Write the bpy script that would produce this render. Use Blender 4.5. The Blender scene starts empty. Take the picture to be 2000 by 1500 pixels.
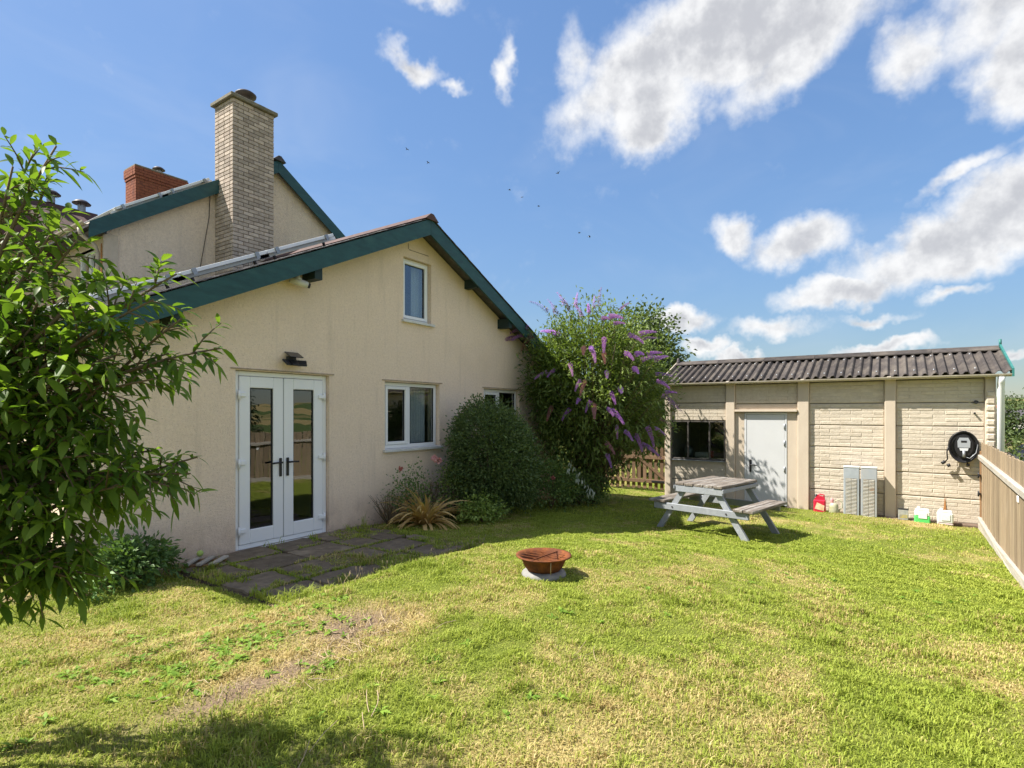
import bpy, bmesh, math, random
import numpy as np
from mathutils import Vector, Matrix

# ------------------------------------------------------------------ camera, sky, sun, exposure
# World axes follow the house: x runs along its gable wall, y goes into the house, z is up (0 = patio).
F, CX, HY = 1080.0, 1000.0, 805.0           # focal length, centre and horizon in photo pixels (2000 wide)
_L = math.hypot(740, F); _c, _s = F/_L, 740/_L
CAM = Vector((-3.456, -6.23, 1.6)); FW = Vector((_c, _s, 0)); RT = Vector((_s, -_c, 0))
scene = bpy.context.scene
COL = scene.collection
cd = bpy.data.cameras.new('camera'); cam = bpy.data.objects.new('camera', cd); COL.objects.link(cam)
cd.sensor_width = 36; cd.lens = F/2000*36; cd.shift_y = (HY-750)/2000; cd.clip_end = 6000; cd.clip_start = .05
cam.location = CAM
cam.rotation_euler = (math.radians(90), 0, math.atan2(FW.y, FW.x)-math.pi/2)
scene.camera = cam

SUN_DIR = Vector((-.45, .68, 1.0)).normalized()       # towards the sun
sun_el = math.asin(SUN_DIR.z); sun_az = math.atan2(SUN_DIR.x, SUN_DIR.y)
ld = bpy.data.lights.new('sun', 'SUN'); ld.energy = 2.5; ld.angle = math.radians(.53); ld.color = (1, .95, .86)
lo = bpy.data.objects.new('sun', ld); COL.objects.link(lo); lo.location = (-10, 14, 25)
lo.rotation_euler = (-SUN_DIR).to_track_quat('-Z', 'Y').to_euler()
vs = scene.view_settings
vs.view_transform = 'Standard'; vs.look = 'None'; vs.gamma = 1; vs.use_curve_mapping = False
vs.exposure = 2.1

def ray(px, py): return FW + RT*((px-CX)/F) + Vector((0, 0, (HY-py)/F))
def at_y(px, py, y0): r = ray(px, py); return CAM + r*((y0-CAM.y)/r.y)
def at_x(px, py, x0): r = ray(px, py); return CAM + r*((x0-CAM.x)/r.x)
def at_z(px, py, z0): r = ray(px, py); return CAM + r*((z0-CAM.z)/r.z)
def at_d(px, py, d): return CAM + ray(px, py)*d

world = bpy.data.worlds.new('World'); scene.world = world; world.use_nodes = True
nt = world.node_tree; nt.nodes.clear()
def N(tree, kind, **kw):
    n = tree.nodes.new(kind)
    for k, v in kw.items(): setattr(n, k, v)
    return n
def build_world():
    t = nt; lk = t.links.new
    out = N(t, 'ShaderNodeOutputWorld'); bg = N(t, 'ShaderNodeBackground'); bg.inputs[1].default_value = .12
    sky = N(t, 'ShaderNodeTexSky', sky_type='NISHITA'); sky.sun_disc = False
    sky.sun_elevation = sun_el; sky.sun_rotation = sun_az; sky.air_density = 1.0; sky.dust_density = .6; sky.ozone_density = 3.0; sky.altitude = 100
    tc = N(t, 'ShaderNodeTexCoord'); v = tc.outputs['Generated']
    def vm(op, a, b=None):
        n = N(t, 'ShaderNodeVectorMath', operation=op)
        for i, q in enumerate((a, b)):
            if q is None: continue
            if hasattr(q, 'links'): lk(q, n.inputs[i])
            else: n.inputs[i].default_value = q
        return n
    def m(op, a, b=None, clamp=False):
        n = N(t, 'ShaderNodeMath', operation=op); n.use_clamp = clamp
        for i, q in enumerate((a, b)):
            if q is None: continue
            if hasattr(q, 'links'): lk(q, n.inputs[i])
            else: n.inputs[i].default_value = q
        return n.outputs[0]
    # even grade of the whole sky: richer blue, brightness rolled off towards the horizon glare
    hsv = N(t, 'ShaderNodeHueSaturation'); hsv.inputs['Saturation'].default_value = 1.08; lk(sky.outputs[0], hsv.inputs['Color'])
    bw = N(t, 'ShaderNodeRGBToBW'); lk(hsv.outputs[0], bw.inputs[0])
    gain = m('DIVIDE', .675, m('ADD', 1.0, m('MULTIPLY', bw.outputs[0], .42)))
    skn = vm('SCALE', hsv.outputs[0]); lk(gain, skn.inputs['Scale']); skyc = skn.outputs[0]
    # warp the direction a little so that cloud edges are ragged
    nz = N(t, 'ShaderNodeTexNoise'); nz.inputs['Scale'].default_value = 7; nz.inputs['Detail'].default_value = 5; nz.inputs['Roughness'].default_value = .62
    lk(v, nz.inputs['Vector'])
    off = vm('SUBTRACT', nz.outputs['Color'], (.5, .5, .5)).outputs[0]
    sc = vm('SCALE', off); sc.inputs['Scale'].default_value = .13
    vw = vm('ADD', v, sc.outputs[0]).outputs[0]
    # px, py, half width, half height, tilt in degrees, weight
    blobs = [(1350, 90, 310, 90, 24, 1.05), (1270, 205, 120, 80, 35, 1.0), (1480, 20, 300, 110, 8, 1.1), (1135, 130, 45, 90, 0, .5),
             (1560, 70, 180, 80, 30, .9), (1800, 90, 75, 85, 20, .72), (2010, 110, 90, 120, 10, .95), (2080, -60, 260, 120, 10, .8),
             (1870, 470, 230, 70, 14, 1.05), (1990, 400, 130, 90, 30, 1.0), (1560, 470, 100, 55, 5, .95), (1430, 455, 55, 40, -20, .75),
             (1640, 567, 120, 34, 5, .95), (1340, 636, 70, 26, 3, .9), (1510, 640, 85, 22, 3, .62), (1400, 677, 48, 17, 0, .95), (1450, 692, 55, 14, 0, .8),
             (1700, 617, 65, 15, 0, .66), (1855, 577, 45, 16, 10, .6), (1720, 676, 90, 16, 2, .85), (1985, 690, 40, 14, 0, .8), (1880, 345, 70, 22, 30, .6),
             (800, 115, 62, 32, -8, .8), (875, 150, 40, 14, -12, .5), (982, 145, 22, 42, 0, .62), (850, -5, 60, 30, 0, .6),
             (2350, 250, 260, 90, 10, 1.0), (2500, 560, 260, 60, 6, .95), (1600, -420, 380, 200, 30, 1.0)]
    items = []
    for (px, py, rx, ry, tilt, wt) in blobs:
        c = ray(px, py); k = 1/c.length
        items.append((c.normalized(), rx/F*k*1.05, ry/F*k*1.05, tilt, wt))
    rg = random.Random(5)
    for i in range(15):                                  # unseen rest of sky: cumulus added, thicker to the right to brighten the gable
        az = (rg.uniform(70, 200) if i < 10 else rg.uniform(200, 300))+math.degrees(math.atan2(FW.x, FW.y)); el = rg.uniform(10, 60)
        a, e = math.radians(az), math.radians(el)
        items.append((Vector((math.sin(a)*math.cos(e), math.cos(a)*math.cos(e), math.sin(e))), rg.uniform(.2, .42), rg.uniform(.08, .2), rg.uniform(-10, 25), rg.uniform(.7, 1.1)))
    field = None
    for (c, rx, ry, tilt, wt) in items:
        e1 = Vector((c.y, -c.x, 0)).normalized(); e2 = e1.cross(c); ti = math.radians(tilt)
        a1 = e1*math.cos(ti)+e2*math.sin(ti); a2 = -e1*math.sin(ti)+e2*math.cos(ti)
        mp_ = N(t, 'ShaderNodeMapping', vector_type='TEXTURE'); lk(vw, mp_.inputs[0])
        mp_.inputs['Location'].default_value = c; mp_.inputs['Rotation'].default_value = Matrix((a1, a2, a1.cross(a2))).transposed().to_euler('XYZ'); mp_.inputs['Scale'].default_value = (rx, ry, .3)
        ln = vm('LENGTH', mp_.outputs[0]).outputs['Value']
        f = N(t, 'ShaderNodeMath', operation='MULTIPLY_ADD'); lk(ln, f.inputs[0]); f.inputs[1].default_value = -wt; f.inputs[2].default_value = 1.25*wt
        field = f.outputs[0] if field is None else m('MAXIMUM', field, f.outputs[0])
    field = m('MAXIMUM', field, 0.0)
    n2 = N(t, 'ShaderNodeTexNoise'); n2.inputs['Scale'].default_value = 16; n2.inputs['Detail'].default_value = 7; n2.inputs['Roughness'].default_value = .6
    lk(v, n2.inputs['Vector'])
    dens = m('ADD', field, m('MULTIPLY', m('SUBTRACT', n2.outputs[0], .5), .82))
    mr = N(t, 'ShaderNodeMapRange', interpolation_type='SMOOTHSTEP'); lk(dens, mr.inputs[0]); mr.inputs[1].default_value = .06; mr.inputs[2].default_value = .72
    mr.inputs[4].default_value = .96
    # thin veil in the whole sky
    n3 = N(t, 'ShaderNodeTexNoise'); n3.inputs['Scale'].default_value = 3.2; n3.inputs['Detail'].default_value = 4; n3.inputs['Roughness'].default_value = .6
    n3.inputs['Distortion'].default_value = .6
    mp = N(t, 'ShaderNodeMapping'); mp.inputs['Scale'].default_value = (1, 1, 2.4); lk(v, mp.inputs[0]); lk(mp.outputs[0], n3.inputs['Vector'])
    veil = N(t, 'ShaderNodeMapRange', interpolation_type='SMOOTHSTEP'); lk(n3.outputs[0], veil.inputs[0]); veil.inputs[1].default_value = .42; veil.inputs[2].default_value = .85; veil.inputs[4].default_value = .10
    cov = m('MAXIMUM', mr.outputs[0], veil.outputs[0])
    # cloud brightness: thick parts a little grey
    # billows: the side turned to the sun is bright, the other a little grey
    n4 = N(t, 'ShaderNodeTexNoise'); n4.inputs['Scale'].default_value = 16; n4.inputs['Detail'].default_value = 4; n4.inputs['Roughness'].default_value = .6; lk(vm('ADD', v, tuple(SUN_DIR*.022)).outputs[0], n4.inputs['Vector'])
    sh = N(t, 'ShaderNodeMapRange', interpolation_type='SMOOTHSTEP'); lk(m('ADD', m('MULTIPLY', m('SUBTRACT', n4.outputs[0], n2.outputs[0]), 1.15), m('MULTIPLY', field, .55)), sh.inputs[0])
    sh.inputs[1].default_value = .12; sh.inputs[2].default_value = .78
    cm = N(t, 'ShaderNodeMix', data_type='RGBA'); lk(sh.outputs[0], cm.inputs[0]); cm.inputs[6].default_value = (1.98, 1.98, 1.98, 1); cm.inputs[7].default_value = (1.18, 1.2, 1.27, 1)
    mx = N(t, 'ShaderNodeMix', data_type='RGBA'); lk(cov, mx.inputs[0]); lk(skyc, mx.inputs[6]); lk(cm.outputs[2], mx.inputs[7])
    lk(mx.outputs[2], bg.inputs[0]); lk(bg.outputs[0], out.inputs[0])
    world.cycles.sampling_method = 'MANUAL'; world.cycles.sample_map_resolution = 512
build_world()

# ------------------------------------------------------------------ helpers
rng = random.Random(11); NR = np.random.default_rng(11)
def tag(o, label=None, cat=None, group=None, kind=None):
    if label: o['label'] = label
    if cat: o['category'] = cat
    if group: o['group'] = group
    if kind: o['kind'] = kind
    return o
def empty(name, loc, label, cat, group=None, rz=0):
    o = bpy.data.objects.new(name, None); COL.objects.link(o); o.location = loc; o.rotation_euler = (0, 0, rz); o.empty_display_size = .1
    return tag(o, label, cat, group)
def link(name, me, parent=None, loc=None, rot=None, scale=None):
    o = bpy.data.objects.new(name, me); COL.objects.link(o)
    if parent is not None: o.parent = parent
    if loc is not None: o.location = loc
    if rot is not None: o.rotation_euler = rot
    if scale is not None: o.scale = scale
    return o

class MB:
    def __init__(s): s.v = []; s.f = []; s.sm = []
    def add(s, vs, fs, smooth=False):
        b = len(s.v); s.v += [tuple(p) for p in vs]
        for q in fs: s.f.append([b+i for i in q]); s.sm.append(smooth)
        return s
    def box(s, x0, x1, y0, y1, z0, z1):
        if x0 > x1: x0, x1 = x1, x0
        if y0 > y1: y0, y1 = y1, y0
        if z0 > z1: z0, z1 = z1, z0
        vs = [(x, y, z) for z in (z0, z1) for y in (y0, y1) for x in (x0, x1)]
        return s.add(vs, [(0, 2, 3, 1), (4, 5, 7, 6), (0, 1, 5, 4), (2, 6, 7, 3), (0, 4, 6, 2), (1, 3, 7, 5)])
    def bevbox(s, x0, x1, y0, y1, z0, z1, b=.006):
        # box with chamfered edges (24 vertices)
        if x0 > x1: x0, x1 = x1, x0
        if y0 > y1: y0, y1 = y1, y0
        if z0 > z1: z0, z1 = z1, z0
        b = min(b, (x1-x0)*.45, (y1-y0)*.45, (z1-z0)*.45)
        lo, hi = (x0, y0, z0), (x1, y1, z1); vs = []; idx = {}
        for cz in (0, 1):
            for cy in (0, 1):
                for cx in (0, 1):
                    cc = (cx, cy, cz)
                    for ax in range(3):
                        p = [(hi[k] if cc[k] else lo[k]) if k == ax else ((hi[k]-b) if cc[k] else (lo[k]+b)) for k in range(3)]
                        idx[(cc, ax)] = len(vs); vs.append(p)
        fs = []
        for ax in range(3):
            o1, o2 = (ax+1) % 3, (ax+2) % 3
            for sgn in (0, 1):
                q = []
                for (a, c) in ((0, 0), (1, 0), (1, 1), (0, 1)):
                    cc = [0, 0, 0]; cc[ax] = sgn; cc[o1] = a; cc[o2] = c; q.append(idx[(tuple(cc), ax)])
                fs.append(q if sgn else q[::-1])
            for a in (0, 1):
                for c in (0, 1):
                    p0 = [0, 0, 0]; p1 = [0, 0, 0]; p0[o1] = p1[o1] = a; p0[o2] = p1[o2] = c; p1[ax] = 1
                    q = [idx[(tuple(p0), o1)], idx[(tuple(p1), o1)], idx[(tuple(p1), o2)], idx[(tuple(p0), o2)]]
                    fs.append(q if (a ^ c) else q[::-1])
        for cz in (0, 1):
            for cy in (0, 1):
                for cx in (0, 1):
                    q = [idx[((cx, cy, cz), k)] for k in range(3)]
                    fs.append(q if (cx+cy+cz) % 2 else q[::-1])
        return s.add(vs, fs)
    def prism(s, poly, axis, a0, a1):
        # polygon (2-D, counter-clockwise) extruded along axis; axis 'y': (x,z); 'x': (y,z); 'z': (x,y)
        n = len(poly)
        def P(p, a): return (p[0], a, p[1]) if axis == 'y' else (a, p[0], p[1]) if axis == 'x' else (p[0], p[1], a)
        vs = [P(p, a0) for p in poly]+[P(p, a1) for p in poly]
        fs = [list(range(n))[::-1], list(range(n, 2*n))]+[(i, (i+1) % n, n+(i+1) % n, n+i) for i in range(n)]
        if axis == 'y': fs = [list(q)[::-1] for q in fs]
        return s.add(vs, fs)
    def tube(s, pts, rad, n=8, cap=True, smooth=True):
        pts = [Vector(p) for p in pts]; m_ = len(pts)
        rr = rad if isinstance(rad, (list, tuple)) else [rad]*m_
        vs = []; up = None
        for i, p in enumerate(pts):
            d = (pts[min(i+1, m_-1)]-pts[max(i-1, 0)]).normalized()
            if up is None: up = Vector((0, 0, 1)) if abs(d.z) < .9 else Vector((1, 0, 0))
            a = d.cross(up)
            if a.length < 1e-5: a = d.orthogonal()
            a.normalize(); b = a.cross(d); up = b
            for k in range(n):
                t = 2*math.pi*k/n; vs.append(p+(a*math.cos(t)+b*math.sin(t))*rr[i])
        fs = [(i*n+k, i*n+(k+1) % n, (i+1)*n+(k+1) % n, (i+1)*n+k) for i in range(m_-1) for k in range(n)]
        s.add(vs, fs, smooth)
        if cap:
            b = len(s.v)-len(vs)
            s.f.append([b+k for k in range(n)][::-1]); s.sm.append(False)
            s.f.append([b+(m_-1)*n+k for k in range(n)]); s.sm.append(False)
        return s
    def lathe(s, prof, n=24, c=(0, 0, 0), closed=False, smooth=True):
        m_ = len(prof); vs = [(c[0]+r*math.cos(2*math.pi*k/n), c[1]+r*math.sin(2*math.pi*k/n), c[2]+z) for (r, z) in prof for k in range(n)]
        e = m_ if closed else m_-1
        fs = [(i*n+k, i*n+(k+1) % n, ((i+1) % m_)*n+(k+1) % n, ((i+1) % m_)*n+k) for i in range(e) for k in range(n)]
        return s.add(vs, fs, smooth)
    def mesh(s, name, mat):
        me = bpy.data.meshes.new(name); me.from_pydata(s.v, [], s.f)
        me.polygons.foreach_set('use_smooth', s.sm)
        bm = bmesh.new(); bm.from_mesh(me); bmesh.ops.recalc_face_normals(bm, faces=bm.faces); bm.to_mesh(me); bm.free()
        me.materials.append(mat); me.update(); return me
    def build(s, name, mat, parent=None, **kw): return link(name, s.mesh(name, mat), parent, **kw)

def tri_mesh(name, V, T, mat, attrs=None, smooth=False):
    me = bpy.data.meshes.new(name); V = np.asarray(V, np.float32); T = np.asarray(T, np.int32)
    me.vertices.add(len(V)); me.vertices.foreach_set('co', V.ravel())
    me.loops.add(T.size); me.loops.foreach_set('vertex_index', T.ravel())
    me.polygons.add(len(T)); me.polygons.foreach_set('loop_start', np.arange(len(T), dtype=np.int32)*3)
    if smooth: me.polygons.foreach_set('use_smooth', np.ones(len(T), bool))
    for k, a in (attrs or {}).items():
        at = me.attributes.new(k, 'FLOAT', 'POINT'); at.data.foreach_set('value', np.asarray(a, np.float32))
    me.materials.append(mat); me.update(); me.validate(); return me

def vnoise(x, y, seed=0):
    x = np.asarray(x, float); y = np.asarray(y, float); xi = np.floor(x); yi = np.floor(y); fx = x-xi; fy = y-yi
    fx = fx*fx*(3-2*fx); fy = fy*fy*(3-2*fy)
    def h(a, b): q = np.sin(a*127.1+b*311.7+seed*74.7)*43758.5453; return q-np.floor(q)
    return (h(xi, yi)*(1-fx)+h(xi+1, yi)*fx)*(1-fy)+(h(xi, yi+1)*(1-fx)+h(xi+1, yi+1)*fx)*fy
def fbm(x, y, seed=0, o=4):
    a, t, w = 0, 0, .5
    for i in range(o): a = a+w*vnoise(np.asarray(x)*2**i+i*17.3, np.asarray(y)*2**i+i*5.1, seed+i); t += w; w *= .5
    return a/t
def sst(a, b, x): t = np.clip((np.asarray(x, float)-a)/(b-a), 0, 1); return t*t*(3-2*t)

# ------------------------------------------------------------------ materials
def new_mat(name):
    m = bpy.data.materials.new(name); m.use_nodes = True; t = m.node_tree; t.nodes.clear(); return m, t
def rgba(c): return (c[0], c[1], c[2], 1)
def M(name, c1, c2=None, scale=8, rough=.7, bump=None, metal=0, var=0, c3=None, s3=1.2, lo=.35, hi=.65, stretch=(1, 1, 1), spec=.4, rnd_off=True, attr=None, s3lo=.55, s3hi=.75, detail=6):
    m, t = new_mat(name); lk = t.links.new
    out = N(t, 'ShaderNodeOutputMaterial'); b = N(t, 'ShaderNodeBsdfPrincipled'); lk(b.outputs[0], out.inputs[0])
    b.inputs['Roughness'].default_value = rough; b.inputs['Metallic'].default_value = metal; b.inputs['Specular IOR Level'].default_value = spec
    tc = N(t, 'ShaderNodeTexCoord'); oi = N(t, 'ShaderNodeObjectInfo'); mp = N(t, 'ShaderNodeMapping'); mp.inputs['Scale'].default_value = stretch
    ad = N(t, 'ShaderNodeVectorMath', operation='MULTIPLY_ADD'); cb = N(t, 'ShaderNodeCombineXYZ')
    for i in range(3): lk(oi.outputs['Random'], cb.inputs[i])
    lk(cb.outputs[0], ad.inputs[0]); ad.inputs[1].default_value = (31, 17, 23) if rnd_off else (0, 0, 0); lk(tc.outputs['Object'], ad.inputs[2]); lk(ad.outputs[0], mp.inputs[0])
    vec = mp.outputs[0]
    def noise(sc, det=detail, rg=.6):
        n = N(t, 'ShaderNodeTexNoise'); n.inputs['Scale'].default_value = sc; n.inputs['Detail'].default_value = det; n.inputs['Roughness'].default_value = rg; lk(vec, n.inputs['Vector']); return n.outputs[0]
    def mix(f, a, c):
        x = N(t, 'ShaderNodeMix', data_type='RGBA')
        lk(f, x.inputs[0])
        for i, q in ((6, a), (7, c)):
            if hasattr(q, 'links'): lk(q, x.inputs[i])
            else: x.inputs[i].default_value = rgba(q)
        return x.outputs[2]
    def ramp(v, a, c):
        r = N(t, 'ShaderNodeMapRange'); lk(v, r.inputs[0]); r.inputs[1].default_value = a; r.inputs[2].default_value = c; return r.outputs[0]
    colr = None
    if c2 is not None: colr = mix(ramp(noise(scale), lo, hi), c1, c2)
    if c3 is not None: colr = mix(ramp(noise(s3), s3lo, s3hi), colr if colr is not None else c1, c3)
    if var:
        hs = N(t, 'ShaderNodeHueSaturation')
        r = N(t, 'ShaderNodeMapRange'); lk(oi.outputs['Random'], r.inputs[0]); r.inputs[3].default_value = 1-var; r.inputs[4].default_value = 1+var
        lk(r.outputs[0], hs.inputs['Value'])
        if colr is None: hs.inputs['Color'].default_value = rgba(c1)
        else: lk(colr, hs.inputs['Color'])
        colr = hs.outputs[0]
    if colr is None: b.inputs['Base Color'].default_value = rgba(c1)
    else: lk(colr, b.inputs['Base Color'])
    if bump:
        h = None
        for (sc, st) in (bump if isinstance(bump, list) else [bump]):
            bp = N(t, 'ShaderNodeBump'); bp.inputs['Strength'].default_value = 1; bp.inputs['Distance'].default_value = st
            lk(noise(sc, 4), bp.inputs['Height'])
            if h is not None: lk(h, bp.inputs['Normal'])
            h = bp.outputs[0]
        lk(h, b.inputs['Normal'])
    return m
def leaf_mat(name, dark, light, trans=.3, rough=.45, spec=.45, tip=None):
    m, t = new_mat(name); lk = t.links.new
    out = N(t, 'ShaderNodeOutputMaterial'); b = N(t, 'ShaderNodeBsdfPrincipled'); tr = N(t, 'ShaderNodeBsdfTranslucent'); mx = N(t, 'ShaderNodeMixShader')
    a = N(t, 'ShaderNodeAttribute', attribute_name='rnd'); oi = N(t, 'ShaderNodeObjectInfo')
    f = N(t, 'ShaderNodeMath', operation='ADD'); lk(a.outputs['Fac'], f.inputs[0])
    sc = N(t, 'ShaderNodeMath', operation='MULTIPLY'); lk(oi.outputs['Random'], sc.inputs[0]); sc.inputs[1].default_value = .5 if tip == 'obj' else 0; lk(sc.outputs[0], f.inputs[1])
    c = N(t, 'ShaderNodeMix', data_type='RGBA'); lk(f.outputs[0], c.inputs[0]); c.inputs[6].default_value = rgba(dark); c.inputs[7].default_value = rgba(light)
    g = N(t, 'ShaderNodeMix', data_type='RGBA'); g.blend_type = 'MULTIPLY'; g.inputs[0].default_value = 1; lk(c.outputs[2], g.inputs[6]); g.inputs[7].default_value = (1.25, 1.3, .55, 1)
    lk(c.outputs[2], b.inputs['Base Color']); lk(g.outputs[2], tr.inputs[0])
    b.inputs['Roughness'].default_value = rough; b.inputs['Specular IOR Level'].default_value = spec
    mx.inputs[0].default_value = trans; lk(b.outputs[0], mx.inputs[1]); lk(tr.outputs[0], mx.inputs[2]); lk(mx.outputs[0], out.inputs[0]); return m
def glass_mat(name, tint=(.78, .82, .82), boost=3.0):
    m, t = new_mat(name); lk = t.links.new
    out = N(t, 'ShaderNodeOutputMaterial'); fr = N(t, 'ShaderNodeFresnel'); fr.inputs[0].default_value = 1.55
    mu = N(t, 'ShaderNodeMath', operation='MULTIPLY'); mu.use_clamp = True; lk(fr.outputs[0], mu.inputs[0]); mu.inputs[1].default_value = boost
    ge = N(t, 'ShaderNodeNewGeometry'); iv = N(t, 'ShaderNodeMath', operation='SUBTRACT'); iv.inputs[0].default_value = 1; lk(ge.outputs['Backfacing'], iv.inputs[1])
    mf = N(t, 'ShaderNodeMath', operation='MULTIPLY'); lk(mu.outputs[0], mf.inputs[0]); lk(iv.outputs[0], mf.inputs[1])
    tr = N(t, 'ShaderNodeBsdfTransparent'); tr.inputs[0].default_value = rgba(tint); gl = N(t, 'ShaderNodeBsdfGlossy'); gl.inputs['Roughness'].default_value = .0
    gl.inputs[0].default_value = (.95, .97, 1, 1)
    # rolled panes are never quite flat
    bp = N(t, 'ShaderNodeBump'); bp.inputs['Distance'].default_value = .0015; no = N(t, 'ShaderNodeTexNoise'); no.inputs['Scale'].default_value = 2.0; tc = N(t, 'ShaderNodeTexCoord')
    lk(tc.outputs['Object'], no.inputs['Vector']); lk(no.outputs[0], bp.inputs['Height']); lk(bp.outputs[0], gl.inputs['Normal'])
    mx = N(t, 'ShaderNodeMixShader'); lk(mf.outputs[0], mx.inputs[0]); lk(tr.outputs[0], mx.inputs[1]); lk(gl.outputs[0], mx.inputs[2]); lk(mx.outputs[0], out.inputs[0]); return m

MT = {}
def render_mat(name, c1, c2, stain, z_dirt):
    # pebble-dashed render: stone specks, rain streaks, patch repairs and splash dirt along the foot
    m, t = new_mat(name); lk = t.links.new
    out = N(t, 'ShaderNodeOutputMaterial'); b = N(t, 'ShaderNodeBsdfPrincipled'); lk(b.outputs[0], out.inputs[0]); b.inputs['Roughness'].default_value = .92; b.inputs['Specular IOR Level'].default_value = .12
    tc = N(t, 'ShaderNodeTexCoord'); v = tc.outputs['Object']
    def noise(sc, d=5, st=(1, 1, 1), rg=.6):
        mp = N(t, 'ShaderNodeMapping'); mp.inputs['Scale'].default_value = st; lk(v, mp.inputs[0])
        n = N(t, 'ShaderNodeTexNoise'); n.inputs['Scale'].default_value = sc; n.inputs['Detail'].default_value = d; n.inputs['Roughness'].default_value = rg; lk(mp.outputs[0], n.inputs['Vector']); return n.outputs[0]
    def rm(q, a, c, hi=1.0):
        r = N(t, 'ShaderNodeMapRange'); lk(q, r.inputs[0]); r.inputs[1].default_value = a; r.inputs[2].default_value = c; r.inputs[4].default_value = hi; return r.outputs[0]
    def mix(f, a, c):
        x = N(t, 'ShaderNodeMix', data_type='RGBA'); lk(f, x.inputs[0])
        for i, q in ((6, a), (7, c)):
            if hasattr(q, 'links'): lk(q, x.inputs[i])
            else: x.inputs[i].default_value = rgba(q)
        return x.outputs[2]
    def mul(a, c):
        x = N(t, 'ShaderNodeMath', operation='MULTIPLY'); x.use_clamp = True
        for i, q in enumerate((a, c)):
            if hasattr(q, 'links'): lk(q, x.inputs[i])
            else: x.inputs[i].default_value = q
        return x.outputs[0]
    c = mix(rm(noise(30), .35, .65), c1, c2)
    c = mix(rm(noise(.7, 4), .48, .72, .55), c, tuple(q*.86 for q in c2))                      # patches
    c = mix(rm(noise(4.0, 5, (1.6, 1.6, .16)), .55, .78, .55), c, tuple(q*.74 for q in c2))   # rain streaks
    sp = noise(70, 2); c = mix(rm(sp, .62, .70, .75), c, stain)                             # dark stones
    se = N(t, 'ShaderNodeSeparateXYZ'); lk(v, se.inputs[0])
    low = rm(se.outputs[2], z_dirt, z_dirt-.55); c = mix(mul(mul(low, rm(noise(3.5), .25, .65)), .8), c, (.40, .27, .20))
    lk(c, b.inputs['Base Color']); h = None
    for (sc, st) in ((110, .010), (45, .008), (6, .006)):
        bp = N(t, 'ShaderNodeBump'); bp.inputs['Distance'].default_value = st; lk(noise(sc, 3), bp.inputs['Height'])
        if h is not None: lk(h, bp.inputs['Normal'])
        h = bp.outputs[0]
    lk(h, b.inputs['Normal']); return m
MT['render'] = render_mat('render_cream', (.93, .755, .59), (.84, .67, .52), (.42, .33, .25), .5)
MT['render_grey'] = render_mat('render_upper', (.84, .70, .545), (.73, .60, .465), (.42, .34, .27), -5)
MT['render_lap'] = M('render_smooth', (.57, .49, .39), (.50, .43, .34), 12, .9, bump=(60, .003), spec=.15)
MT['barge'] = M('painted_teal', (.018, .082, .085), (.011, .055, .06), 5, .45, bump=(40, .0025), c3=(.035, .11, .105), s3=2.2, spec=.4, stretch=(1, 1, 3))
MT['slate'] = M('slate', (.085, .078, .085), (.05, .045, .05), 14, .6, bump=(30, .004), var=.4, c3=(.16, .13, .10), s3=5)
MT['redtile'] = M('red_tile', (.10, .052, .045), (.07, .038, .035), 10, .75, bump=(20, .004), var=.2)
MT['upvc'] = M('white_upvc', (.83, .835, .84), rough=.32, spec=.45)
MT['white_sill'] = M('white_sill', (.70, .70, .68), (.56, .55, .52), 9, .6, bump=(40, .001))
MT['black'] = M('black_plastic', (.018, .018, .02), rough=.35)
MT['seal'] = M('rubber_seal', (.03, .03, .03), rough=.8)
MT['glass'] = glass_mat('glass_pane')
MT['glass_dark'] = glass_mat('glass_old', (.7, .74, .72), 2.2)
MT['room'] = M('room_plaster', (.30, .26, .21), rough=.9)
MT['floorboard'] = M('room_floor', (.10, .065, .04), (.08, .05, .03), 6, .5)
MT['curtain'] = M('curtain_cloth', (.76, .65, .46), (.64, .54, .38), 8, .9)
MT['blind'] = M('white_curtain', (.72, .74, .76), rough=.9)
MT['alu'] = M('aluminium', (.84, .85, .86), (.78, .79, .8), 20, .3, metal=.0)
MT['pvcell'] = M('solar_cells', (.012, .014, .022), rough=.12, spec=.6)
MT['brick'] = M('buff_brick', (.50, .425, .355), (.41, .335, .28), 12, .88, bump=[(70, .006), (20, .005)], var=.24, c3=(.32, .25, .21), s3=4, spec=.2)
MT['mortar'] = M('mortar_dark', (.21, .175, .15), (.15, .13, .115), 30, .95, bump=(80, .004), spec=.1)
MT['redbrick'] = M('red_brick', (.27, .095, .05), (.20, .065, .04), 12, .85, bump=(40, .004), var=.25, c3=(.12, .05, .04), s3=3, spec=.2)
MT['mortar_red'] = M('mortar_red', (.17, .11, .085), rough=.95)
MT['capstone'] = M('cap_concrete', (.24, .21, .16), (.15, .14, .10), 12, .9, bump=(30, .006))
MT['clay'] = M('cowl_dark', (.07, .055, .06), (.05, .04, .045), 9, .55)
MT['metal_grey'] = M('galvanised', (.36, .38, .4), (.28, .3, .32), 12, .45, metal=.5)
MT['panel'] = M('cream_concrete', (.57, .50, .405), (.50, .435, .35), 9, .85, bump=[(60, .004), (18, .004)], c3=(.36, .30, .22), s3=1.8, s3lo=.52, s3hi=.85, spec=.2, var=.06)
MT['panelbrick'] = M('cream_brick', (.59, .52, .42), (.53, .46, .365), 14, .85, bump=[(60, .006), (18, .006)], var=.05, c3=(.40, .335, .25), s3=3, s3lo=.52, s3hi=.85, spec=.2)
MT['post'] = M('cream_post', (.56, .475, .375), (.52, .435, .34), 6, .75, bump=(40, .002), c3=(.52, .43, .32), s3=3, s3lo=.6, s3hi=.9, stretch=(1, 1, .4), spec=.3)
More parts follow.
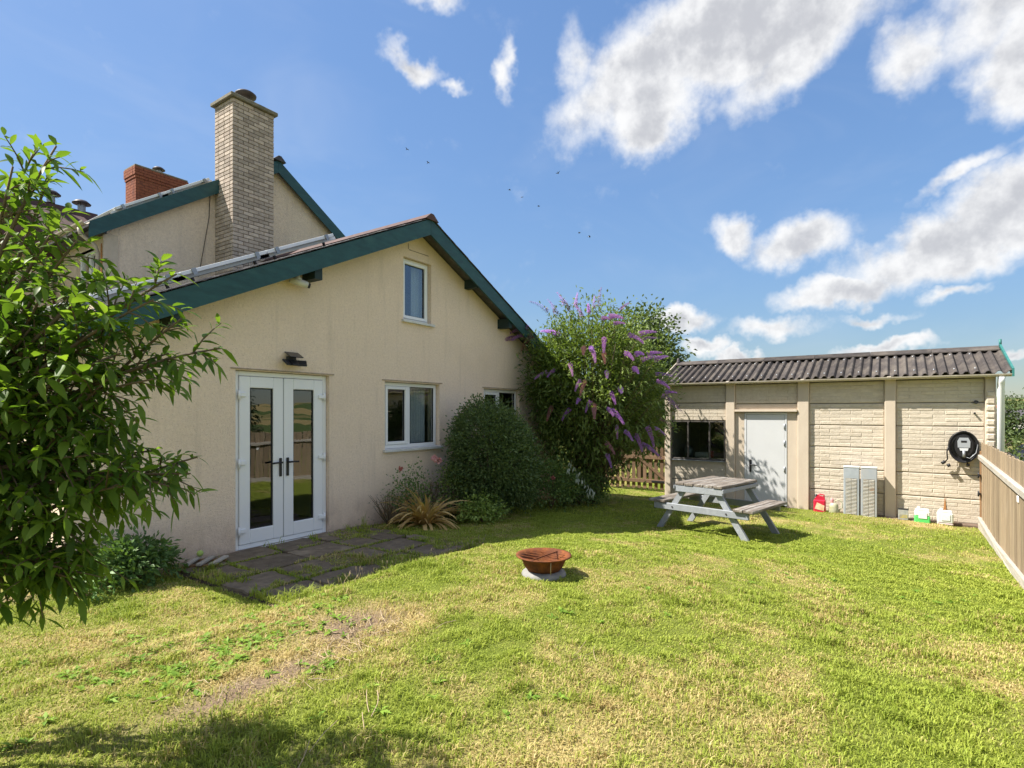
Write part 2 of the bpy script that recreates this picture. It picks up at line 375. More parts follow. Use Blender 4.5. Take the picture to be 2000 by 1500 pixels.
MT['rust'] = M('rust_stain', (.36, .13, .035), (.46, .23, .08), 16, .9, bump=(40, .002))
MT['asbestos'] = M('cement_sheet', (.080, .069, .064), (.05, .044, .042), 9, .92, bump=[(60, .003)], c3=(.14, .12, .10), s3=3.5, s3lo=.45, s3hi=.75, spec=.15, var=.25)
MT['gutter'] = M('gutter_stone', (.55, .49, .40), (.46, .40, .32), 8, .5)
MT['green_paint'] = M('green_barge', (.04, .20, .18), (.03, .15, .135), 12, .5)
MT['doorwhite'] = M('door_white', (.58, .585, .59), rough=.38, c2=(.555, .56, .565), scale=3)
MT['winframe'] = M('window_bronze', (.10, .09, .08), (.07, .062, .055), 18, .5, metal=.2)
MT['wood_fence'] = M('fence_timber', (.31, .235, .155), (.245, .185, .12), 5, .82, bump=(30, .003), var=.18, c3=(.35, .28, .20), s3=2, stretch=(6, 6, .6), spec=.2)
MT['wood_rail'] = M('rail_grey', (.46, .42, .36), (.36, .325, .28), 6, .85, bump=(30, .003), stretch=(.6, 6, 6), var=.1, spec=.2)
MT['wood_post'] = M('post_timber', (.26, .15, .075), (.20, .115, .06), 5, .85, bump=(30, .004), stretch=(6, 6, .5), spec=.2)
MT['wood_gate'] = M('gate_timber', (.20, .125, .08), (.15, .095, .06), 5, .85, bump=(30, .003), var=.2, stretch=(6, 6, .6), spec=.2)
MT['wood_paint'] = M('grey_paint', (.29, .305, .325), (.25, .265, .285), 9, .62, bump=(40, .002), c3=(.33, .35, .38), s3=4, var=.06, stretch=(.5, 3, 3))
MT['wood_old'] = M('weathered_top', (.215, .185, .155), (.11, .09, .075), 11, .85, bump=[(40, .005)], c3=(.36, .345, .32), s3=6, s3lo=.5, s3hi=.7, var=.12, stretch=(.35, 3, 3), spec=.2)
MT['ironrust'] = M('rusty_iron', (.20, .065, .022), (.11, .04, .02), 16, .85, bump=[(60, .004)], c3=(.30, .115, .03), s3=7, spec=.2)
MT['concrete'] = M('pale_concrete', (.30, .29, .275), (.20, .20, .19), 14, .9, bump=(40, .005), spec=.2)
MT['ash'] = M('fire_ash', (.10, .07, .05), (.17, .085, .045), 16, .95, bump=(30, .02))
MT['slab'] = M('patio_slab', (.22, .172, .122), (.14, .11, .08), 9, .92, bump=[(50, .006), (14, .006)], var=.16, c3=(.29, .235, .17), s3=3.5, spec=.15)
MT['soil'] = M('soil', (.12, .085, .055), (.07, .05, .035), 14, .95, bump=(25, .02))
MT['bark'] = M('bark', (.16, .11, .075), (.10, .07, .05), 14, .9, bump=(40, .004))
MT['stem'] = M('stem_green_brown', (.16, .115, .06), (.11, .08, .045), 14, .8)
MT['stick'] = M('dead_stems', (.48, .38, .25), (.38, .28, .17), 8, .85)
MT['purlin'] = M('purlin_dark', (.012, .03, .03), rough=.6)

# ------------------------------------------------------------------ ground
PX0, PX1, PY0 = -.78, 1.78, -2.14           # the paved rectangle against the gable wall
def ground_z(x, y):
    x = np.asarray(x, float); y = np.asarray(y, float)
    z = -.045*np.clip(x-.4, 0, 9.0)
    z = z-.05*sst(-5.2, -7.4, y)*sst(1, 4, x)
    z = z+.15*sst(PY0+.02, PY0-.42, y)*sst(4.6, 2.4, x)*sst(-6.4, -3.8, y)
    inp = sst(PX0-.25, PX0, x)*sst(PX1+.9, PX1, x)*sst(PY0-.03, PY0+.02, y)
    z = z*(1-inp)-.032*inp
    lawn = (1-inp)*sst(40, 12, np.hypot(x-3, y+3))
    z = z+lawn*((fbm(x*.9, y*.9, 3)-.5)*.05+(fbm(x*4, y*4, 7, 3)-.5)*.02+.012)
    R = np.hypot(x-3, y+3)
    z = z-1.15*sst(-8.2, -14, y)-.55*sst(22, 90, R)
    z = z-.6*sst(-12, -40, x)
    far = sst(350, 1500, R)
    z = z+far*(14+26*fbm(x*.0016, y*.0016, 21, 3))
    return z
def gz(x, y): return float(ground_z(x, y))
def axis(lo, hi, step, far):
    a = list(np.arange(lo, hi+1e-6, step)); d = step; p = hi; q = lo; up = []; dn = []
    while p < far: d *= 1.28; p += d; up.append(p); q -= d; dn.append(q)
    return np.array(dn[::-1]+a+up)
def dry_at(x, y):
    # 0 lush .. 1 straw
    d = fbm(x*.75, y*.75, 31, 4)*.44+fbm(x*2.6, y*2.6, 37, 3)*.34+fbm(x*8.5, y*8.5, 39, 2)*.22
    d = sst(.40, .74, d)*.82+.75*np.exp(-((x+.9)**2/.22+(y+3.25)**2/.12))+.4*np.exp(-((x+1.7)**2/.3+(y+3.45)**2/.06))
    d = d+.18*np.exp(-((x-1.6)**2/2.6+(y+5.2)**2/1.2))+.25*np.exp(-((x+1.9)**2/.5+(y+2.7)**2/.5))
    d = d-.5*np.exp(-((x-4.3)**2/3+(y+5.2)**2/1.0))-.3*np.exp(-((x-2.2)**2/1.5+(y+3.1)**2/.25))+.35*np.exp(-((x-8.6)**2/.5+(y+6.3)**2/2.5))
    d = d+.3*np.exp(-((x-3.2)**2/.5+(y+1.5)**2/.08))
    return np.clip(d, 0, 1)
def soil_at(x, y):
    w = fbm(x*6, y*6, 51, 3)
    s = 1.5*np.exp(-((x+.95)**2/.13+(y+3.2)**2/.06))+1.3*np.exp(-((x+1.75)**2/.16+(y+3.47)**2/.016))+.5*np.exp(-((x+2.2)**2/.1+(y+3.5)**2/.02))
    s = s+.8*np.exp(-((y+.15)**2/.05))*sst(-9, -2, x)*sst(8.5, 7.5, x)
    return np.clip(s*(.4+1.1*w), 0, 1)
def ground_mat():
    m, t = new_mat('lawn_ground'); lk = t.links.new
    out = N(t, 'ShaderNodeOutputMaterial'); b = N(t, 'ShaderNodeBsdfPrincipled'); lk(b.outputs[0], out.inputs[0]); b.inputs['Roughness'].default_value = .95; b.inputs['Specular IOR Level'].default_value = .1
    tc = N(t, 'ShaderNodeTexCoord'); v = tc.outputs['Object']
    def noise(sc, d=6):
        n = N(t, 'ShaderNodeTexNoise'); n.inputs['Scale'].default_value = sc; n.inputs['Detail'].default_value = d; n.inputs['Roughness'].default_value = .65; lk(v, n.inputs['Vector']); return n.outputs[0]
    def mix(f, a, c):
        x = N(t, 'ShaderNodeMix', data_type='RGBA')
        if hasattr(f, 'links'): lk(f, x.inputs[0])
        else: x.inputs[0].default_value = f
        for i, q in ((6, a), (7, c)):
            if hasattr(q, 'links'): lk(q, x.inputs[i])
            else: x.inputs[i].default_value = rgba(q)
        return x.outputs[2]
    def rm(q, a, c):
        r = N(t, 'ShaderNodeMapRange'); lk(q, r.inputs[0]); r.inputs[1].default_value = a; r.inputs[2].default_value = c; return r.outputs[0]
    def at(k): a = N(t, 'ShaderNodeAttribute', attribute_name=k); return a.outputs['Fac']
    g = mix(rm(noise(40), .3, .7), (.18, .225, .032), (.10, .13, .02))
    d = mix(rm(noise(55), .3, .7), (.50, .39, .17), (.32, .24, .10))
    c = mix(at('dry'), g, d)
    so = mix(rm(noise(45), .3, .7), (.30, .215, .14), (.14, .10, .068))
    c = mix(at('soil'), c, so)
    vo = N(t, 'ShaderNodeTexVoronoi'); vo.inputs['Scale'].default_value = .009; lk(v, vo.inputs['Vector'])
    sp = N(t, 'ShaderNodeSeparateColor'); lk(vo.outputs['Color'], sp.inputs[0])
    fld = mix(rm(sp.outputs[0], .35, .6), (.30, .235, .10), (.075, .11, .03))
    c = mix(at('far'), c, fld)
    lk(c, b.inputs['Base Color'])
    bp = N(t, 'ShaderNodeBump'); bp.inputs['Distance'].default_value = .02; lk(noise(60, 4), bp.inputs['Height']); lk(bp.outputs[0], b.inputs['Normal'])
    return m
def make_ground():
    xs = axis(-8, 14, .1, 3200); ys = axis(-9, 3, .1, 3200)
    X, Y = np.meshgrid(xs, ys); Z = ground_z(X, Y); nx, ny = len(xs), len(ys)
    V = np.stack([X.ravel(), Y.ravel(), Z.ravel()], 1)
    i = (np.arange(ny-1)[:, None]*nx+np.arange(nx-1)[None]).ravel()
    T = np.concatenate([np.stack([i, i+1, i+nx+1], 1), np.stack([i, i+nx+1, i+nx], 1)])
    x, y = V[:, 0], V[:, 1]; R = np.hypot(x-3, y+3)
    me = tri_mesh('ground', V, T, ground_mat(), dict(dry=dry_at(x, y), soil=soil_at(x, y)*(R < 20), far=sst(24, 40, R)), True)
    o = link('ground', me); o['kind'] = 'structure'; return o
ground = make_ground()

# paving: irregular slabs with weedy joints
patio = MB().prism([(PX0, PY0+.04), (PX1, PY0+.04), (PX1, -.02), (PX0, -.02)], 'z', -.06, -.022).build('patio', MT['soil']); patio['kind'] = 'structure'
SLABS = []
def make_patio():
    r = random.Random(4); y = -.05; row = 0
    for h in (.48, .55, .53, .50):
        x = PX0+.02+(.0 if row % 2 else -.0); first = True
        while x < PX1-.12:
            w = r.choice((.42, .6, .62, .75)) * (1 if not first else r.uniform(.6, 1)); first = False
            x1 = min(x+w, PX1-.01)
            if PX1-x1 < .2: x1 = PX1-.01
            g = .02
            q = [(x+g, y-h+g), (x1-g, y-h+g), (x1-g, y-g), (x+g, y-g)]
            poly = []
            for k in range(4):
                a, b = q[k], q[(k+1) % 4]
                for tt in (.06, .35, .68, .94):
                    poly.append((a[0]+(b[0]-a[0])*tt+r.uniform(-.02, .02), a[1]+(b[1]-a[1])*tt+r.uniform(-.02, .02)))
            cx, cy = (x+x1)/2, y-h/2
            mb = MB(); mb.prism([(p[0]-cx, p[1]-cy) for p in poly], 'z', -.03, .012)
            o = mb.build('paving_slab', MT['slab'], patio, loc=(cx, cy, -.004+r.uniform(-.006, .006)), rot=(r.uniform(-.012, .012), r.uniform(-.012, .012), 0))
            SLABS.append((x, x1, y-h, y)); x = x1
        y -= h; row += 1
make_patio()

# ------------------------------------------------------------------ the house
WXL, WXR = -1.6, 7.5; RX, RZ, SL = 2.96, 4.62, .478
house = empty('house', (2.9, 2.4, 0), 'cream rendered house with teal bargeboards, French doors and tall brick chimney', 'house')
HP = -Vector(house.location)
def hpart(mb, name, mat, parent=house):
    # parts are modelled in world axes and hung under the house
    o = mb.build(name, mat, parent)
    o.location = HP if parent is house else (0, 0, 0)
    return o
def roof_z(x): return RZ-SL*abs(x-RX)
openings = [(0.0, 1.29, -.03, 2.09), (2.28, 3.49, 1.02, 2.06), (4.71, 5.90, 1.02, 2.04), (2.66, 3.29, 3.02, 4.02)]
def gable_wall(mb, x0, x1, zb, topf, ops, y, rev, apex):
    xs = sorted(set([x0, x1, apex]+[v for o in ops for v in o[:2]]))
    for a, b in zip(xs, xs[1:]):
        inn = sorted([(o[2], o[3]) for o in ops if o[0] < (a+b)/2 < o[1]]); z = zb
        for (p, q) in inn:
            if p > z: mb.add([(a, y, z), (b, y, z), (b, y, p), (a, y, p)], [(0, 1, 2, 3)])
            z = q
        mb.add([(a, y, z), (b, y, z), (b, y, topf(b)), (a, y, topf(a))], [(0, 1, 2, 3)])
    for (a, b, p, q) in ops:
        mb.add([(a, y, p), (a, y+rev, p), (a, y+rev, q), (a, y, q)], [(0, 1, 2, 3)]); mb.add([(b, y, p), (b, y+rev, p), (b, y+rev, q), (b, y, q)], [(0, 1, 2, 3)])
        mb.add([(a, y, q), (b, y, q), (b, y+rev, q), (a, y+rev, q)], [(0, 1, 2, 3)]); mb.add([(a, y, p), (b, y, p), (b, y+rev, p), (a, y+rev, p)], [(0, 1, 2, 3)])
mb = MB(); gable_wall(mb, WXL, WXR, -.6, lambda x: roof_z(x)-.14, openings, 0, .2, RX); hpart(mb, 'gable_wall', MT['render'])
mb = MB(); mb.box(WXL+.004, WXL+.25, .01, 4.75, -.6, 2.28); hpart(mb, 'side_wall', MT['render'])
mb = MB(); mb.box(WXR-.25, WXR-.004, .01, 4.75, -.6, 2.28); hpart(mb, 'side_wall', MT['render'])
mb = MB(); mb.box(WXL+.26, WXR-.26, .21, 4.6, -.2, .01); hpart(mb, 'room_floor', MT['floorboard'])
hpart(MB().prism([(WXL+.26, .012), (WXR-.26, .012), (WXR-.26, 2.1), (RX, 4.36), (WXL+.26, 2.1)], 'y', 4.0, 4.05), 'room_wall', MT['room'])
hpart(MB().box(1.75, 1.83, .22, 3.99, .012, 2.41), 'room_wall', MT['room']); hpart(MB().box(-.9, 6.8, .22, 3.99, 2.42, 2.5), 'room_ceiling', MT['room'])
# thin drip lines in the render above the openings
bead = M('old_bead', (.30, .22, .15), (.42, .33, .24), 14, .9)
for (a, b, z) in ((-.06, 1.36, 2.10), (2.22, 3.55, 2.075), (4.66, 5.95, 2.055)): hpart(MB().box(a, b, -.012, .02, z, z+.014), 'drip_bead', bead)
hpart(MB().box(2.78, 3.22, -.006, .02, 4.14, 4.152), 'wall_crack', bead); hpart(MB().box(2.76, 2.775, -.006, .02, 4.154, 4.24), 'wall_crack', bead)

# roof of the low wing: two slabs, slates, ridge, bargeboards, purlin ends
def slope_slab(mb, x_e, top_off, thick, y0, y1, xr=RX, zr=RZ, sl=SL):
    s_ = 1 if x_e > xr else -1
    poly = [(xr, zr+top_off), (x_e, zr-sl*abs(x_e-xr)+top_off), (x_e, zr-sl*abs(x_e-xr)+top_off-thick), (xr, zr+top_off-thick)]
    mb.prism(poly if s_ < 0 else poly[::-1], 'y', y0, y1)
roof = MB(); slope_slab(roof, -1.86, -.02, .10, -.265, 4.75); slope_slab(roof, 7.78, -.02, .10, -.265, 4.75)
roof = hpart(roof, 'roof', MT['slate'])
def barge(x_e, y0, y1, xr, zr, sl, depth, name='bargeboard', cut=0, mat='barge'):
    z0 = zr-sl*abs(x_e-xr)
    x_s = xr+cut
    zs = zr-sl*abs(x_s-xr)
    return MB().prism([(x_s, zs), (x_e, z0), (x_e, z0-depth), (x_s, zs-depth)], 'y', y0, y1)
hpart(barge(-1.88, -.30, -.268, RX, RZ, SL, .245, cut=-.002), 'bargeboard', MT['barge']); hpart(barge(7.80, -.30, -.268, RX, RZ, SL, .245, cut=.002), 'bargeboard', MT['barge'])
# slates: the courses next to the gable edge one by one, the rest as one mass
ang = math.atan(SL)
sl_me = MB().bevbox(-.15, .15, -.148, .148, -.004, .005, .002).mesh('slate', MT['slate'])
rest = MB(); rs = random.Random(8); ncol = 0
nrow = int(5.3/.19); cnt = 0
for side in (-1, 1):
    for r_ in range(nrow):
        d = .10+r_*.19; cxx = RX+side*(math.cos(ang)*d); cz = RZ-math.sin(ang)*d
        if abs(cxx-RX) > 4.85: continue
        if r_ % 2:
            b0 = len(rest.v); rest.bevbox(-.15, .15, -.074, .074, -.004, .005, .002); mt_ = Matrix.Translation((cxx, -.243, cz+.018)) @ Matrix.Rotation(side*(ang-.012), 4, 'Y')
            for k in range(b0, len(rest.v)): rest.v[k] = tuple(mt_ @ Vector(rest.v[k]))
        for c_ in range(17):
            yy = -.17+c_*.30+(.15 if r_ % 2 else 0)
            if yy > 4.7: continue
            tilt = side*(ang-.012)
            if side < 0 and c_ < 10 and cnt < 290:
                o = link('slate', sl_me, roof, loc=(cxx, yy, cz+.018+rs.uniform(0, .004)), rot=(0, tilt, rs.uniform(-.02, .02))); cnt += 1
            else:
                b0 = len(rest.v); rest.bevbox(-.15, .15, -.148, .148, -.004, .005, .002)
                mt_ = Matrix.Translation((cxx, yy, cz+.018+rs.uniform(0, .004))) @ Matrix.Rotation(tilt, 4, 'Y')
                for k in range(b0, len(rest.v)): rest.v[k] = tuple(mt_ @ Vector(rest.v[k]))
tag(rest.build('slate_courses', MT['slate'], roof), kind='stuff')
for k in range(11):
    y0 = -.33+k*.46
    MB().prism([(RX-.15, RZ-.025), (RX+.15, RZ-.025), (RX+.03, RZ+.075), (RX-.03, RZ+.075)], 'y', y0, y0+.455).build('ridge_tile', MT['redtile'], roof)
for (x, z) in ((.93, 3.30), (5.2, 3.22), (4.2, 3.80), (-.75, 2.50)):
    hpart(MB().prism([(x-.055, z-.02), (x+.055, z-.02), (x+.055, z+.16), (x-.055, z+.16)], 'y', -.262, .0), 'purlin_end', MT['purlin'])
# French doors
door = MB()
x0, x1, z0, z1 = .004, 1.286, -.02, 2.085; yf = .06
for q in ((x0, x0+.062, yf, yf+.07, z0, z1), (x1-.062, x1, yf, yf+.07, z0, z1), (x0+.062, x1-.062, yf, yf+.07, z1-.055, z1), (x0+.062, x1-.062, yf, yf+.07, z0, z0+.055)): door.bevbox(*q, .006)
door = hpart(door, 'french_door', MT['upvc'])
for k, (a, b) in enumerate(((x0+.066, .641), (.649, x1-.066))):
    mb = MB(); st = .135; y_ = yf-.012
    lz, hz = z0+.06, z1-.06
    for q in ((a, a+st, lz, hz), (b-st, b, lz, hz), (a+st, b-st, hz-st, hz), (a+st, b-st, lz, lz+st+.03)): mb.bevbox(q[0], q[1], y_, y_+.07, q[2], q[3], .007)
    mb.build('door_leaf', MT['upvc'], door)
    sg = MB(); g = .012
    for q in ((a+st, a+st+g, lz+st+.03, hz-st), (b-st-g, b-st, lz+st+.03, hz-st), (a+st+g, b-st-g, hz-st-g, hz-st), (a+st+g, b-st-g, lz+st+.03, lz+st+.03+g)): sg.box(q[0], q[1], y_+.018, y_+.05, q[2], q[3])
    sg.build('glazing_seal', MT['seal'], door)
    MB().box(a+st+.004, b-st-.004, y_+.030, y_+.036, lz+st+.034, hz-st-.004).build('pane', MT['glass'], door)
    hx = .641-.045 if k == 0 else .649+.045
    hb = MB(); hb.bevbox(hx-.018, hx+.018, y_-.018, y_-.001, .80, 1.03, .006); hb.tube([(hx, y_-.015, .975), (hx, y_-.055, .975)], .011, 8)
    dx = -.13 if k == 0 else .13
    hb.tube([(hx, y_-.055, .975), (hx+dx*.5, y_-.058, .977), (hx+dx, y_-.05, .972)], .011, 8); hb.build('handle', MT['black'], door)
    for hzz in (.20, 1.0, 1.80):
        hg = MB(); xx = a-.012 if k == 0 else b+.012; sgn = 1 if k == 0 else -1
        hg.tube([(xx, y_-.022, hzz-.055), (xx, y_-.022, hzz+.055)], .015, 10); hg.bevbox(xx, xx+sgn*.085, y_-.024, y_-.001, hzz-.02, hzz+.03, .005)
        hg.build('hinge', MT['upvc'], door)
MB().box(.641, .649, yf+.0, yf+.04, z0+.06, z1-.06).build('meeting_seal', MT['seal'], door)
MB().bevbox(-.045, 1.335, -.045, .055, -.085, -.022, .006).build('threshold', MT['white_sill'], door)
def window(x0, x1, z0, z1, name, lights, frame=.055, yf=.07, sill=True, fr=None):
    mb = MB()
    for q in ((x0, x0+frame, z0, z1), (x1-frame, x1, z0, z1), (x0+frame, x1-frame, z1-frame, z1), (x0+frame, x1-frame, z0, z0+frame)): mb.bevbox(q[0], q[1], yf, yf+.07, q[2], q[3], .006)
    xs = [x0+frame]
    for l in lights[:-1]: xs.append(l[0])
    for l in lights[:-1]: mb.bevbox(l[0]-.03, l[0]+.03, yf, yf+.07, z0+frame, z1-frame, .005)
    w = hpart(mb, name, MT['upvc'])
    a = x0+frame
    for l in lights:
        b = l[0]-.03 if l is not lights[-1] else x1-frame
        ins = .0
        if l[1]:
            sb = MB(); st = .05; y_ = yf-.014
            for q in ((a+.003, a+st, z0+frame+.003, z1-frame-.003), (b-st, b-.003, z0+frame+.003, z1-frame-.003), (a+st, b-st, z1-frame-st, z1-frame-.003), (a+st, b-st, z0+frame+.003, z0+frame+st)): sb.bevbox(q[0], q[1], y_, y_+.06, q[2], q[3], .006)
            sb.build('sash', MT['upvc'], w); ins = st
        g0, g1, h0, h1 = a+ins, b-ins, z0+frame+ins, z1-frame-ins
        sg = MB(); g = .009
        for q in ((g0, g0+g, h0, h1), (g1-g, g1, h0, h1), (g0+g, g1-g, h1-g, h1), (g0+g, g1-g, h0, h0+g)): sg.box(q[0], q[1], yf+.012, yf+.04, q[2], q[3])
        sg.build('glazing_seal', MT['seal'], w)
        MB().box(g0+.003, g1-.003, yf+.022, yf+.028, h0+.003, h1-.003).build('pane', MT['glass'], w)
        a = (l[0] or 0)+.03
    if sill: MB().prism([(-.05, z0-.045), (yf-.002, z0-.045), (yf-.002, z0+.004), (-.05, z0-.012)], 'x', x0-.05, x1+.05).build('sill', MT['white_sill'], w)
    return w
w1 = window(2.29, 3.48, 1.045, 2.055, 'window', [(2.84, True), (None, False)])
w2 = window(4.72, 5.89, 1.045, 2.035, 'window', [(5.27, True), (None, False)])
w3 = window(2.67, 3.28, 3.045, 4.015, 'window', [(None, True)], frame=.03)
def drape(x0, x1, z0, z1, y, mat, name, parent, folds=9):
    V = []; n = folds*6
    for i in range(n+1):
        x = x0+(x1-x0)*i/n; yy = y+.03*math.sin(i/6*2*math.pi)+.008*math.sin(i*1.7)
        V += [(x, yy, z0), (x, yy, z1)]
    mb = MB().add(V, [(2*i, 2*i+2, 2*i+3, 2*i+1) for i in range(n)], True); mb.build(name, mat, parent)
drape(3.02, 3.36, .95, 2.03, .235, MT['blind'], 'curtain', w1, 6); drape(3.46, 3.66, .95, 2.03, .24, MT['curtain'], 'curtain', w1, 3)
drape(3.06, 3.40, 3.0, 4.1, .235, MT['blind'], 'curtain', w3, 4)
MB().tube([(2.25, .24, 2.06), (3.7, .24, 2.06)], .012, 8).build('curtain_pole', MT['black'], w1)

# tall part behind
UX, UZ, US, UY = 3.5, 7.01, .67, 4.75
uz = lambda x: UZ-US*abs(x-UX)-.16
mb = MB(); gable_wall(mb, .37, 6.75, -.6, uz, [], UY, .2, UX)
hpart(mb, 'upper_gable_wall', MT['render_grey'])
mb = MB(); mb.box(.345, .56, UY-.014, UY-.002, 2.5, 4.63); hpart(mb, 'corner_strip', MT['render_lap'])
# left wall with its window, and the far walls
ops = [(5.13, 6.0, 3.55, 4.46)]
mb = MB()
for (a, b, p, q) in ((UY, 5.13, -.6, 4.72), (6.0, 12.0, -.6, 4.72), (5.13, 6.0, -.6, 3.55), (5.13, 6.0, 4.46, 4.72)): mb.add([(.368, a, p), (.368, b, p), (.368, b, q), (.368, a, q)], [(0, 1, 2, 3)])
for (a, b) in ((5.13, 5.13), (6.0, 6.0)): mb.add([(.368, a, 3.55), (.56, a, 3.55), (.56, a, 4.46), (.368, a, 4.46)], [(0, 1, 2, 3)])
hpart(mb, 'upper_side_wall', MT['render_grey'])
mb = MB(); mb.box(6.5, 6.75, UY+.01, 12, -.6, 4.6); mb.box(.6, 6.4, 11.8, 12, -.6, 4.6); hpart(mb, 'upper_side_wall', MT['render_grey'])
mb = MB()
for (a, b, p, q) in ((5.135, 5.20, 3.555, 4.455), (5.93, 5.995, 3.555, 4.455), (5.20, 5.93, 4.39, 4.455), (5.20, 5.93, 3.555, 3.62), (5.53, 5.59, 3.62, 4.39)): mb.bevbox(.42, .49, a, b, p, q, .006)
w4 = hpart(mb, 'window', MT['upvc'])
MB().box(.45, .456, 5.2, 5.93, 3.62, 4.39).build('pane', MT['glass'], w4); MB().box(.62, .64, 5.1, 6.05, 3.5, 4.5).build('curtain', MT['blind'], w4)
mb = MB(); slope_slab(mb, .12, -.02, .10, UY-.12, 12.1, UX, UZ, US); slope_slab(mb, 6.95, -.02, .10, UY-.12, 12.1, UX, UZ, US)
uroof = hpart(mb, 'upper_roof', MT['slate'])
hpart(barge(.10, UY-.15, UY-.122, UX, UZ, US, .27, cut=-.002), 'bargeboard', MT['barge']); hpart(barge(6.97, UY-.15, UY-.122, UX, UZ, US, .27, cut=.002), 'bargeboard', MT['barge'])
for k in range(16):
    y0 = UY-.2+k*.46
    MB().prism([(UX-.15, UZ-.03), (UX+.15, UZ-.03), (UX+.03, UZ+.075), (UX-.03, UZ+.075)], 'y', y0, y0+.455).build('ridge_tile', MT['slate'], uroof)
mb = MB(); mb.box(.13, .36, UY-.11, 12, 4.60, 4.64); hpart(mb, 'soffit', MT['black'])
mb = MB()      # half round gutter and downpipe with swan neck
prof = [(.045+.055*math.cos(t), 4.715-.055*math.sin(t)) for t in np.linspace(0, math.pi, 9)]+[(.045+.05*math.cos(t), 4.715-.05*math.sin(t)) for t in np.linspace(math.pi, 0, 9)]
mb.prism(prof, 'y', UY-.18, 8.5)
hpart(mb, 'gutter', MT['gutter'])
mb = MB(); mb.tube([(.045, UY+.1, 4.66), (.06, UY+.1, 4.56), (.27, UY+.12, 4.42), (.31, UY+.12, 4.30), (.31, UY+.12, .1)], .034, 10); hpart(mb, 'downpipe', MT['gutter'])
mb = MB(); mb.tube([(.33, UY+.02, 4.45), (.33, UY+.02, 2.5)], .012, 6); hpart(mb, 'rusty_conduit', MT['rust'])
mb = MB(); mb.tube([(2.12, UY-.012, 5.9), (2.10, UY-.014, 5.4), (2.0, UY-.015, 4.8), (1.9, UY-.015, 4.2)], .006, 5); hpart(mb, 'cable', MT['black'])

# tall buff chimney: core of mortar, bricks one by one on the two visible faces and the hidden ones
CX0, CX1, CY0, CY1, CT = 2.22, 3.07, 4.10, 4.76, 7.60
chim = hpart(MB().box(CX0+.012, CX1-.012, CY0+.012, CY1, 3.2, CT), 'chimney', MT['mortar'])
bh = .075; stretch_w = (CX1-CX0)/4
def brick_mesh(w, d, h): return MB().bevbox(-w/2, w/2, -d/2, d/2, -h/2, h/2, .004).mesh('brick', MT['brick'])
BM = {}
def put_brick(x0, x1, y0, y1, z):
    w, d = round(x1-x0, 3), round(y1-y0, 3)
    if (w, d) not in BM: BM[(w, d)] = brick_mesh(w, d, bh-.011)
    link('brick', BM[(w, d)], chim, loc=((x0+x1)/2+rs.uniform(-.001, .001), (y0+y1)/2+rs.uniform(-.002, .002), z), rot=(0, 0, 0))
j = .0055
nc = int((CT-4.30)/bh)
for c_ in range(nc):
    z = CT-bh*(c_+.5)
    if c_ % 2:
        cuts = [0, .106, .318, .53, .742, .85]; sc_ = [.106, .30, .5, .66]
    else:
        cuts = [0, .215, .425, .64, .85]; sc_ = [.106, .32, .53, .66]
    cuts2 = cuts
    for a, b in zip(cuts2, cuts2[1:]): put_brick(CX0+a+j*(a > 0), CX0+b-j*(b < .85), CY0, CY0+.10, z)
    for a, b in zip(sc_, sc_[1:]): put_brick(CX0, CX0+.10, CY0+a+j, min(CY0+b, CY1)-j, z)
# right and back faces of the stack above the roof, one joined part
mb = MB()
for c_ in range(nc):
    z = CT-bh*(c_+.5)
    for a, b in ((.106, .32), (.32, .53), (.53, .66)) if c_ % 2 else ((.106, .21), (.21, .43), (.43, .66)): mb.box(CX1-.08, CX1, CY0+a+j, CY0+b-j, z-bh/2+.0055, z+bh/2-.0055)
    if z > 6.2:
        for a, b in ((0, .21), (.21, .42), (.42, .63), (.63, .85)): mb.box(CX0+a+j+.1*(a == 0), CX0+b-j-.1*(b > .8), CY1-.02, CY1+.012, z-bh/2+.0055, z+bh/2-.0055)
tag(mb.build('brick_courses', MT['brick'], chim), kind='stuff')
mb = MB(); mb.bevbox(CX0-.06, CX1+.06, CY0-.06, CY1+.06, CT+.003, CT+.075, .01); mb.build('cap', MT['capstone'], chim)
mb = MB(); c0 = (2.66, 4.42, CT+.075)
mb.lathe([(.001, 0), (.14, 0), (.13, .05), (.10, .07), (.095, .20), (.12, .21), (.19, .235), (.20, .27), (.15, .31), (.05, .33), (.001, .33)], 20, c0); mb.build('cowl', MT['clay'], chim)

# red brick chimney on the far end of the ridge
RX0, RX1, RY0, RY1, RT_ = 2.96, 4.25, 10.2, 10.82, 8.10
rc = hpart(MB().box(RX0+.01, RX1-.01, RY0+.01, RY1-.01, 6.0, RT_-.02), 'red_chimney', MT['mortar_red'])
mb = MB()
for c_ in range(26):
    z = RT_-bh*(c_+.5); e = .035 if c_ < 3 else .018 if c_ == 3 else 0; off = .1 if c_ % 2 else 0
    x = RX0-e
    while x < RX1+e-.02:
        xe = min(x+(.21 if x > RX0-e or not off else .105), RX1+e); mb.box(x+.004, xe-.004, RY0-e, RY0+.09, z-.033, z+.033); mb.box(x+.004, xe-.004, RY1-.09, RY1+e, z-.033, z+.033); x = xe
    y = RY0+.094
    while y < RY1-.10:
        ye = min(y+(.21 if y > RY0+.1 or not off else .105), RY1-.094); mb.box(RX0-e, RX0+.09, y+.004, ye-.004, z-.033, z+.033); mb.box(RX1-.09, RX1+e, y+.004, ye-.004, z-.033, z+.033); y = ye
tag(mb.build('brick_courses', MT['redbrick'], rc), kind='stuff')
MB().bevbox(RX0-.02, RX1+.02, RY0-.02, RY1+.02, RT_, RT_+.05, .01).build('cap', MT['capstone'], rc)
